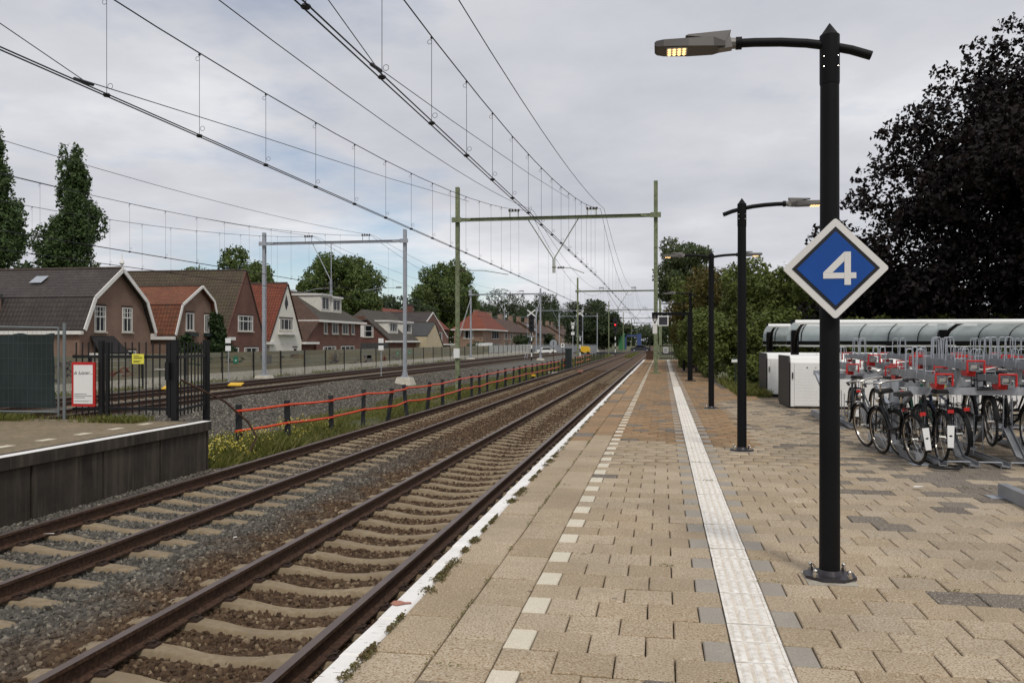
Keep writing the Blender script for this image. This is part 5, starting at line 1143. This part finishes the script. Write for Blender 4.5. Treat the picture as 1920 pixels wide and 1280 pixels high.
# car
t = thing('car', 'dark grey car driving over the level crossing', 'car', (-4.6, 185, -.62))
prof = [(-2.15, .30), (-2.15, .75), (-1.9, .92), (-1.35, .98), (-.75, 1.42), (.55, 1.46), (1.35, 1.02), (2.0, .88), (2.15, .62), (2.12, .30)]
MB().prism([(x, -.85, z) for x, z in prof], (0, 1.7, 0)).build('body', M['carpaint'], t)
gl = [(-1.2, 1.0), (-.7, 1.38), (.5, 1.41), (1.15, 1.03)]; MB().prism([(x, -.862, z) for x, z in gl], (0, .01, 0)).build('window', M['glass'], t)
for x in (-1.35, 1.35):
    for y_ in (-.78, .78): w_ = MB().ring((x, y_, .32), (0, 1, 0), .24, .085, 16, 6).build('wheel', M['rubber'], t, True); MB().tube([(x, y_ - .09, .32), (x, y_ + .09, .32)], .19, 12).build('rim', M['galv'], w_)
t = thing('container', 'green container beside the tracks behind the crossing', 'container', (-12.3, 262, -.9)); MB().box(-.9, .9, -1, 5, 0, 5.0).build('body', M['greenbox'], t); MB().box(-.95, .95, -1.05, -.9, 4.9, 5.1).build('rim', M['greenbox'], t)
t = thing('blue_frame', 'blue steel frame structure beyond the crossing', 'frame', (-9, 264, -.9)); MB().box(1.3, 2.6, -.6, .6, 0, 4.9).build('pillar', M['blue'], t); MB().box(-2.4, -1.9, -.3, .3, 0, 4.6).build('pillar', M['blue'], t); MB().box(-2.4, 1.3, -.3, .3, 4.0, 4.6).build('beam', M['blue'], t)
# construction hoarding near the crossing
t = thing('construction_fence', 'far grey mesh fence along the building site near the crossing', 'fence', (-14, 178, -1.1))
for i in range(5): 
    x = -16 + i * 3.3; MB().tube([(x, 0, 0), (x, 0, 2.1)], .05, 6).build('post', M['zinc'], t); MB().tube([(x, 0, 2.05), (x + 3.3, 0, 2.05)], .05, 6).build('rail', M['zinc'], t); MB().box(x + .05, x + 3.25, -.01, .01, .1, 1.9).build('sheet', M['galv_d'], t)
t = thing('site_machine', 'small yellow machine behind the far mesh fence', 'machine', (-15.5, 172, -1.0)); MB().prism([(-1, 0, .4), (-1, 0, 1.5), (-.6, 0, 1.7), (.7, 0, 1.6), (1.0, 0, 1.1), (1, 0, .4)], (0, 1.5, 0)).build('body', M['yellow'], t)
for x in (-.65, .65): MB().tube([(x, -.1, .3), (x, 1.6, .3)], .3, 12).build('wheel', M['rubber'], t)
for i, (x, y, lb) in enumerate(((-29.5, 172, 'white parked car behind the far end of the noise barrier'), (-24, 176, 'second white parked car near the far mesh fence'))):
    t = thing('car', lb, 'car', (x, y, -1.1), .3, 'parked cars beyond the barrier'); MB().prism([(a, -.85, z) for a, z in prof], (0, 1.7, 0)).build('body', M['white'], t); MB().prism([(a, -.862, z) for a, z in gl], (0, .01, 0)).build('window', M['glass'], t)
    for a in (-1.35, 1.35): MB().tube([(a, -.87, .32), (a, .87, .32)], .32, 14).build('wheel', M['rubber'], t)
t = thing('delivery_van', 'white van roof showing above the pale barrier panels', 'van', (-31.5, 150, -1.1), 1.5); MB().prism([(-2.6, -1, .4), (-2.6, -1, 2.4), (1.3, -1, 2.45), (2.0, -1, 1.5), (2.7, -1, 1.2), (2.7, -1, .4)], (0, 2, 0)).build('body', M['white'], t); MB().prism([(1.0, -1.01, 1.5), (1.0, -1.01, 2.2), (1.35, -1.01, 2.2), (1.8, -1.01, 1.5)], (0, .01, 0)).build('window', M['glass'], t)
for a in (-1.6, 1.6): MB().tube([(a, -1.02, .36), (a, 1.02, .36)], .36, 14).build('wheel', M['rubber'], t)
# platform end gate and bin
t = thing('end_gate', 'black bar gate at the far end of the platform', 'gate', (.35, 77, 0))
for i in range(9): MB().tube([(-.55 + i * .17, 0, 0), (-.55 + i * .17, 0, 1.35)], .025, 6).build('bar', M['blackgate'], t)
for z in (.12, 1.22): MB().bar((-.6, 0, z), (.9, 0, z), .04, .07).build('rail', M['blackgate'], t)
t = thing('warning_board', 'white board hanging on the far platform gate', 'sign', (.3, 76.9, .75)); MB().box(-.2, .2, -.02, .02, -.15, .35).build('plate', M['signwhite'], t); MB().box(-.16, .16, -.025, -.021, -.1, .3).build('print', M['galv_d'], t)
t = thing('utility_box', 'rusty brown box on the far platform edge', 'box', (-1.1, 76, 0)); MB().box(-.3, .3, -.25, .25, 0, .75).build('body', M['rail_rust'], t); MB().box(-.33, .33, -.28, .28, .75, .8).build('lid', M['rail_rust'], t); MB().tube([(0, .4, 0), (0, .4, 1.9)], .05, 6).build('post', M['blackgate'], t)
t = thing('small_plate', 'tiny white plate on a thin post by the hedge', 'sign', (2.5, 30.3, 0)); MB().tube([(0, 0, 0), (0, 0, 1.1)], .02, 6).build('post', M['cabinet'], t); MB().box(-.14, .14, -.03, -.021, .9, 1.0).build('plate', M['white'], t)
# litter
for (x, y, z, s, lb) in ((-7.33, 9.15, -.735, .075, 'white paper scrap beside the second track'), (-5.0, 9.35, -.735, .028, 'tiny white scrap in the ballast between the tracks'), (2.75, 9.9, .004, .06, 'crumpled white litter on the paving near the racks')):
    t = MB(); g_ = random.Random(int(x * 10)); vs = [(g_.uniform(.8, 1.1) * s * math.cos(a * .9), g_.uniform(.6, 1) * s * .8 * math.sin(a * .9), .012 + g_.uniform(0, .025)) for a in range(7)]; t.prism(vs, (0, 0, .004)); o = t.build('litter', M['paper']); o.location = (x, y, z); tag(o, lb, 'litter')
t = thing('rail_bonding_block', 'small rust-red block on the far rail of the second track', 'block', (-5.95, 62, -.6)); MB().prism([(-.15, -.35, 0), (.25, -.35, 0), (.2, .35, 0), (-.15, .35, 0)], (0, 0, .1)).build('block', M['rustpaint'], t)

# ------------------------------------------------------------------ bicycle yard
def lockers(label, x0, y0, n, w=.705, d=1.9, h=1.27):
    t = thing('bicycle_lockers', label, 'bicycle lockers', (x0, y0, 0))
    pf = [(0, .05), (0, h - .16), (.05, h - .05), (.16, h), (d, h), (d, .05)]
    MB().prism([(-.035, y, z) for y, z in pf], (.034, 0, 0)).build('end_panel', M['signblack'], t); MB().prism([(n * w + .001, y, z) for y, z in pf], (.034, 0, 0)).build('end_panel', M['signblack'], t)
    MB().box(-.02, n * w + .02, .06, d - .05, 0, .052).build('plinth', M['signblack'], t)
    for i in range(n):
        a, b = i * w + .008, (i + 1) * w - .008
        b_ = MB().prism([(a, y + .02, z) for y, z in pf], (b - a, 0, 0)).build('locker', M['white'], t)
        dr = MB(); dr.box(a + .09, b - .004, .0, .021, .07, h - .17); door = dr.build('door', M['white'], b_)
        dm = MB()
        for r_ in range(12):
            for c_ in range(7):
                cx, cz = a + .15 + c_ * .075 + (.037 if r_ % 2 else 0), .13 + r_ * .075
                if cx < b - .04: dm.add([(cx - .018, -.001, cz), (cx, -.001, cz - .012), (cx + .018, -.001, cz), (cx, -.001, cz + .012), (cx, -.011, cz)], [(0, 1, 4), (1, 2, 4), (2, 3, 4), (3, 0, 4)])
        stuff(dm.build('studs', M['white'], b_))
        l_ = MB(); l_.tube([(a + .38, -.006, h - .28), (a + .38, .0, h - .28)], .018, 10); l_.tube([(a + .58, -.006, h - .28), (a + .58, .0, h - .28)], .012, 8); l_.box(a + .035, a + .06, -.004, .02, h - .55, h - .40); l_.build('lock', M['signblack'], b_)
    return t
lockers('white bicycle lockers with studded doors in front of the shelter', 3.05, 21.38, 9)
lockers('white bicycle lockers standing further back on the left', 3.08, 26.2, 5)
def shelter(label, x0, x1, y, group='shelters over the bicycle yard'):
    t = thing('bicycle_shelter', label, 'shelter', (x0, y, 0), 0, group); L = x1 - x0
    arc = [(-1.75 + 1.95 * math.sin(a) , 1.62 + .53 * math.cos(a) ** .8 if math.cos(a) > 0 else 1.62) for a in [math.radians(d) for d in range(0, 91, 10)]]
    step = 3.9; n = int(L / step) + 1
    for i in range(n):
        x = i * step
        MB().box(x - .10, x + .10, -.10, .10, 0, 2.24).build('post', M['black'], t)
        br = MB(); br.tube([(x, -.05, 1.35), (x, -.25, 1.72), (x, -.6, 1.92), (x, -1.2, 2.06), (x, -1.7, 2.10)], [.07, .06, .05, .04, .03], 6); br.build('bracket', M['black'], t, True)
    vs = []; fs = []; k_ = len(arc)
    for x in (-.2, L): vs += [(x, a, z) for a, z in arc]
    for j in range(k_ - 1): fs.append((j, j + 1, k_ + j + 1, k_ + j))
    MB().add(vs, fs).build('glass_roof', M['roofglass'], t, True)
    x = .2
    while x < L:
        MB().tube([(x, a, z + .012) for a, z in arc], .017, 5).build('rib', M['black'], t); x += .78
    MB().tube([(-.25, -1.78, 2.13), (L, -1.78, 2.13)], .058, 12).build('gutter', M['white'], t, True)
    MB().box(-.2, L, .14, .24, 1.54, 1.63).build('roof_beam', M['black'], t); MB().box(-.2, L, .12, .16, 1.47, 1.50).build('roof_trim', M['white'], t)
    return t
shelter('curved glass bicycle shelter with white gutter behind the racks', 3.7, 15.4, 25.1)
shelter('second shelter behind, only its left end with white gutter showing', 3.62, 9.6, 30.2)
def rack(label, x0, yf, n, side=1, both=True):
    """two-tier rack; trays run along Y, front ends at y = yf"""
    t = thing('bicycle_rack', label, 'bicycle rack', (x0, yf, 0), 0, 'two-tier bicycle racks'); p = .375; L = n * p
    bm = MB()
    MB().box(-.25, L + .1, .62, .72, .90, 1.0).build('cross_beam', M['galv'], t); MB().box(-.25, L + .1, 2.5, 2.6, .90, 1.0).build('cross_beam', M['galv'], t)
    for x in (-.2, L * .5, L):
        MB().box(x - .05, x + .05, 1.5, 1.62, 0, 1.05).build('support_post', M['galv'], t); MB().bar((x, .3, .07), (x, 2.95, .07), .09, .13).build('floor_beam', M['galv_d'], t); MB().box(x - .12, x + .12, .14, .42, .001, .008).build('foot_plate', M['galv'], t)
        MB().bar((x, .67, .92), (x, 1.55, .55), .05, .07).build('brace', M['galv'], t); MB().bar((x, 2.55, .92), (x, 1.6, .55), .05, .07).build('brace', M['galv'], t)
    ch = MB()
    def channel(mb, a, b, w=.085, h=.05):
        a, b = Vector(a), Vector(b); mb.bar(a, b, w, .012); 
        for s in (-1, 1): mb.bar(a + Vector((s * w / 2, 0, h / 2)), b + Vector((s * w / 2, 0, h / 2)), .012, h)
    tm = MB(); channel(tm, (0, 0, 0), (0, 1.85, .04), .10, .09); TRAY = tm.mesh('bike_tray', M['galv_d'])
    hm = MB(); hm.tube([(-.10, -.03, -.03), (-.10, -.03, .12), (.10, -.03, .12), (.10, -.03, -.03)], .017, 8); HAND = hm.mesh('handle', M['red'], True)
    fm = MB(); fm.prism([(-.045, .12, -.012), (-.045, .40, -.012), (-.045, .33, -.075), (-.045, .15, -.08)], (.1, 0, 0)); FLAP = fm.mesh('flap', M['red'])
    om = MB()
    om.tube([(-.06, 0, .03), (-.045, 0, .40), (-.03, 0, .43), (.03, 0, .43), (.045, 0, .40), (.06, 0, .03)], .0075, 6)
    om2 = MB(); om2.tube([(-.06, .55, .03), (-.06, .55, .14), (.06, .55, .14), (.06, .55, .03)], .0075, 6); HOOP2 = om2.mesh('small_hoop', M['galv'], True); HOOP = om.mesh('wheel_hoop', M['galv'], True)
    cmn = MB(); cmn.box(-.06, .06, .03, .10, .02, .07); CLP = cmn.mesh('catch', M['chrome'])
    gm2 = MB(); channel(gm2, (0, 0, .03), (0, .55, .05), .10, .05); channel(gm2, (0, .55, .05), (0, 1.05, .42), .10, .05); GUT = gm2.mesh('wheel_gutter', M['galv_d'])
    gl2 = MB(); channel(gl2, (0, 0, .03), (0, 1.4, .03), .10, .05); GUTL = gl2.mesh('wheel_gutter', M['galv_d'])
    lm = MB(); lm.tube([(-.06, 1.0, .3), (-.055, .98, .85), (.055, .98, .85), (.06, 1.0, .3)], .0075, 6); LH = lm.mesh('wheel_hoop', M['galv'], True)
    km = MB(); km.tube([(.05, .03, .01), (.05, .0, .085), (.32, .0, .085), (.32, .03, .01)], .010, 6); KB = km.mesh('kerb_loop', M['galv'], True)
    for sd in ((0, 1) if both else (0,)):
        for i in range(n):
            x = i * p + (.19 if sd else 0); hi = (i % 2); z = 1.08 + .17 * hi; y = 0 if not sd else 3.2; rz = 0 if not sd else math.pi
            o = put('bike_tray', TRAY, t, (x, y, z), (0, 0, rz)); put('handle', HAND, o); put('flap', FLAP, o); put('wheel_hoop', HOOP, o, (0, .95, 0)); put('wheel_hoop', HOOP, o, (0, 1.5, 0)); put('small_hoop', HOOP2, o); put('catch', CLP, o)
            o = put('wheel_gutter', GUT if hi else GUTL, t, (x, y, 0), (0, 0, rz)); put('wheel_hoop', LH, o, (0, 0, 0 if hi else -.25))
            put('kerb_loop', KB, t, (x, y, 0), (0, 0, rz))
            if hi: put('tray_riser', MB().box(-.03, .03, .6, .68, -.2, -.01).mesh('tray_riser', M['galv_d']), o, (0, 0, 1.25))
    return t
rack('nearest two-tier bicycle rack with red handles and several bicycles', 3.55, 11.68, 13)
rack('second two-tier bicycle rack with red handles in front of the lockers', 3.45, 16.5, 14)
t = thing('bicycle_rack', 'grey floor beam of a rack cut by the right picture edge', 'bicycle rack', (3.5, 9.62, 0), 0); MB().bar((0, 0, .075), (-.02, -2.3, .075), .09, .13).build('floor_beam', M['galv_d'], t); MB().box(-.16, .12, -.16, .04, .001, .008).build('foot_plate', M['galv'], t); MB().box(-.05, .05, -2.2, -2.1, .14, 1.0).build('support_post', M['galv'], t)

def bike_proto():
    W = {}
    rw = .335
    tm = MB(); tm.ring((0, 0, 0), (1, 0, 0), rw - .018, .019, 32, 6); W['tyre'] = tm
    rm = MB(); rm.ring((0, 0, 0), (1, 0, 0), rw - .045, .011, 32, 5); W['rim'] = rm
    sp = MB(); sp.tube([(-.04, 0, 0), (.04, 0, 0)], .022, 8)
    for k_ in range(18):
        a = 2 * math.pi * k_ / 18; s = .025 * (1 if k_ % 2 else -1); sp.tube([(s, .02 * math.cos(a), .02 * math.sin(a)), (0, (rw - .05) * math.cos(a), (rw - .05) * math.sin(a))], .0016, 3, False)
    W['sp'] = sp; return W
BW = bike_proto(); MT = BW['tyre'].mesh('tyre', M['rubber'], True); MR = BW['rim'].mesh('rim', M['chrome'], True); MS = BW['sp'].mesh('spokes', M['chrome'])
def bike(label, loc, rz, frame_m, guard_m=None, lean=0, step=True, basket=False, grp='bicycles parked at the racks'):
    t = thing('bicycle', label, 'bicycle', loc, rz, grp); t.rotation_euler = (0, lean, rz)
    rear, front = Vector((0, -.54, .335)), Vector((0, .56, .335)); bb = Vector((0, -.10, .29)); seat = Vector((0, -.28, .80)); hd, hb = Vector((0, .36, .92)), Vector((0, .40, .72))
    for c_ in (rear, front): w_ = put('wheel', MT, t, c_); put('rim', MR, w_); put('spokes', MS, w_)
    f = MB()
    f.tube([bb, seat], .017, 8); f.tube([hd, hb], .021, 8)
    if step: f.tube([hb, (0, .18, .42), bb], .02, 8); f.tube([hd - Vector((0, .0, .06)), (0, .16, .56), (0, -.17, .50)], .015, 8)
    else: f.tube([hb, bb], .019, 8); f.tube([hd, seat - Vector((0, 0, .06))], .016, 8)
    for s in (-.06, .06):
        f.tube([rear + Vector((s, 0, 0)), bb + Vector((s * .5, 0, 0))], .010, 6); f.tube([rear + Vector((s, 0, 0)), seat + Vector((s * .3, 0, -.05))], .009, 6)
    f.build('frame', frame_m, t, True)
    fk = MB()
    for s in (-.055, .055): fk.tube([front + Vector((s, 0, 0)), (s, .46, .62), (s * .5, .42, .70)], .011, 6)
    fk.build('fork', frame_m, t, True)
    h = MB(); h.tube([hd, (0, .345, 1.03)], .013, 8); h.tube([(-.29, .13, 1.04), (-.27, .25, 1.06), (-.12, .37, 1.05), (0, .38, 1.03), (.12, .37, 1.05), (.27, .25, 1.06), (.29, .13, 1.04)], .012, 8); hb_ = h.build('handlebar', M['chrome'], t, True)
    for s in (-1, 1): MB().tube([(s * .292, .12, 1.039), (s * .278, .21, 1.055)], .017, 8).build('grip', M['rubber'], hb_, True)
    s_ = MB(); s_.tube([seat, (0, -.295, .90)], .014, 8); s_.build('seat_post', M['chrome'], t)
    sd = MB(); vs = []
    sec = [(-.44, .085, .945), (-.40, .115, .96), (-.30, .10, .955), (-.20, .045, .945), (-.10, .022, .935)]
    sd.add([(x * w, y, z - (.05 if q in (0, 3) else 0)) for y, w, z in sec for q, x in enumerate((-1, -.75, .75, 1))], [(i * 4 + k_, i * 4 + k_ + 1, (i + 1) * 4 + k_ + 1, (i + 1) * 4 + k_) for i in range(4) for k_ in range(3)] + [(i * 4, (i + 1) * 4, (i + 1) * 4 + 3, i * 4 + 3) for i in range(4)] + [(0, 1, 2, 3), (16, 17, 18, 19)]); sd.build('saddle', M['rubber'], t, True)
    for c_, a0, a1, mm in ((rear, 20, 200, M['black']), (front, 10, 165, M['black'])):
        g2 = MB(); n_ = 12; pts = [(c_.y + .37 * math.cos(math.radians(a0 + (a1 - a0) * i / n_)), c_.z + .37 * math.sin(math.radians(a0 + (a1 - a0) * i / n_))) for i in range(n_ + 1)]
        vs = [(x, y, z - abs(x) * .4) for y, z in pts for x in (-.03, 0, .03)]; g2.add(vs, [(i * 3 + k_, i * 3 + k_ + 1, i * 3 + k_ + 4, i * 3 + k_ + 3) for i in range(n_) for k_ in range(2)]); g2.build('mudguard', mm, t, True)
    if guard_m: MB().prism([(-.035, -.915, .24), (.035, -.915, .24), (.042, -.895, .52), (-.042, -.895, .52)], (0, .012, 0)).build('mud_flap', guard_m, t)
    cr = MB()
    for x in (-.07, 0, .07): cr.tube([(x, -.83, .735), (x, -.38, .745)], .006, 5)
    for y_ in (-.83, -.6, -.38): cr.tube([(-.07, y_, .735), (.07, y_, .735)], .006, 5)
    for s in (-.07, .07): cr.tube([(s, -.55, .345), (s, -.62, .735)], .006, 5)
    cr.build('carrier', M['black'], t, True)
    MB().box(-.035, .035, -.875, -.85, .675, .72).build('tail_light', M['red'], t); MB().sphere((0, .47, .80), (.045, .05, .045), 10, 6).build('head_light', M['chrome'], t, True)
    ck = MB(); ck.ring((.04, bb.y, bb.z), (1, 0, 0), .085, .008, 16, 4); ck.tube([(.05, bb.y, bb.z), (.06, bb.y + .05, bb.z - .16)], .009, 6); ck.tube([(-.05, bb.y, bb.z), (-.06, bb.y - .05, bb.z + .16)], .009, 6); ck.bar((.035, bb.y, bb.z + .05), (.035, rear.y, rear.z + .04), .012, .06); ck.build('crank', M['rubber'], t)
    pd = MB(); pd.box(.06, .15, bb.y, bb.y + .09, bb.z - .17, bb.z - .145); pd.box(-.15, -.06, bb.y - .09, bb.y, bb.z + .145, bb.z + .17); pd.build('pedal', M['rubber'], t)
    if basket:
        bk = MB()
        for z in (.80, .90, 1.0): bk.tube([(-.18, .45, z), (.18, .45, z), (.18, .75, z), (-.18, .75, z), (-.18, .45, z)], .007, 5)
        for x, y_ in ((-.18, .45), (.18, .45), (.18, .75), (-.18, .75), (0, .75), (0, .45), (-.18, .6), (.18, .6)): bk.tube([(x, y_, .78), (x, y_, 1.0)], .005, 5)
        bk.box(-.18, .18, .45, .75, .775, .785); bk.build('carrier_basket', M['black'], t, True)
    return t
FB = M['rubber']
bl = mat('dark_bike_frame', (.012, .012, .013), .35, .2); gy = mat('grey_bike_frame', (.09, .10, .11), .4, .3); nb = mat('navy_bike_frame', (.012, .02, .05), .35, .2); pu = mat('purple_bike_frame', (.03, .012, .06), .4); gn = mat('green_bike_frame', (.01, .10, .06), .4)
bike('dark grey bicycle leaning at the left end of the nearest rack', (3.22, 13.3, 0), .20, gy, None, -.17)
bike('black bicycle with a white mudguard flap leaning over the floor beam', (3.22, 12.45, 0), .16, bl, M['white'], -.12)
bike('black bicycle with white mudguard and red tail light at the first gutter', (3.62, 12.5, .03), -.02, bl, M['white'], .03)
bike('dark bicycle in the third gutter of the nearest rack', (3.97, 12.95, .03), .06, nb, None, -.09, False)
bike('dark bicycle with a front carrier under the nearest rack', (4.45, 13.0, .20), math.pi - .1, bl, None, .05, True, True)
bike('bicycle with tall front carrier behind the nearest gutters', (5.0, 13.4, .10), math.pi + .05, bl, None, -.04, True, True)
bike('green bicycle half hidden behind the black ones', (3.95, 14.2, .05), math.pi, gn, None, .06)
bike('grey bicycle with curled handlebar by the second rack', (3.55, 17.0, .03), -.12, gy, M['white'], .05, False)
bike('dark bicycle next to the grey one at the second rack', (4.15, 16.9, .03), .08, bl, None, -.04)
bike('dark bicycle under the rack near the right picture edge', (7.3, 17.2, .03), 0, bl, None, .02)
bike('purple bicycle at the right picture edge', (7.75, 17.1, .03), .04, pu, None, -.03)
t = thing('saddle_bag', 'yellow plastic bag on a bicycle under the nearest rack', 'bag', (4.05, 13.6, .80))
MB().sphere((0, 0, .09), (.17, .13, .10), 12, 8).build('bag', mat('yellow_bag', (.42, .40, .03), .5, var=.3, scale=14), t, True)
t = thing('cable_lock', 'thick black cable lock lying at the first gutter', 'lock', (3.52, 11.55, .02)); MB().ring((0, 0, .012), (0, 0, 1), .17, .016, 24, 6).build('cable', M['rubber'], t, True); MB().box(.13, .21, -.03, .03, 0, .04).build('lock_body', M['rubber'], t)
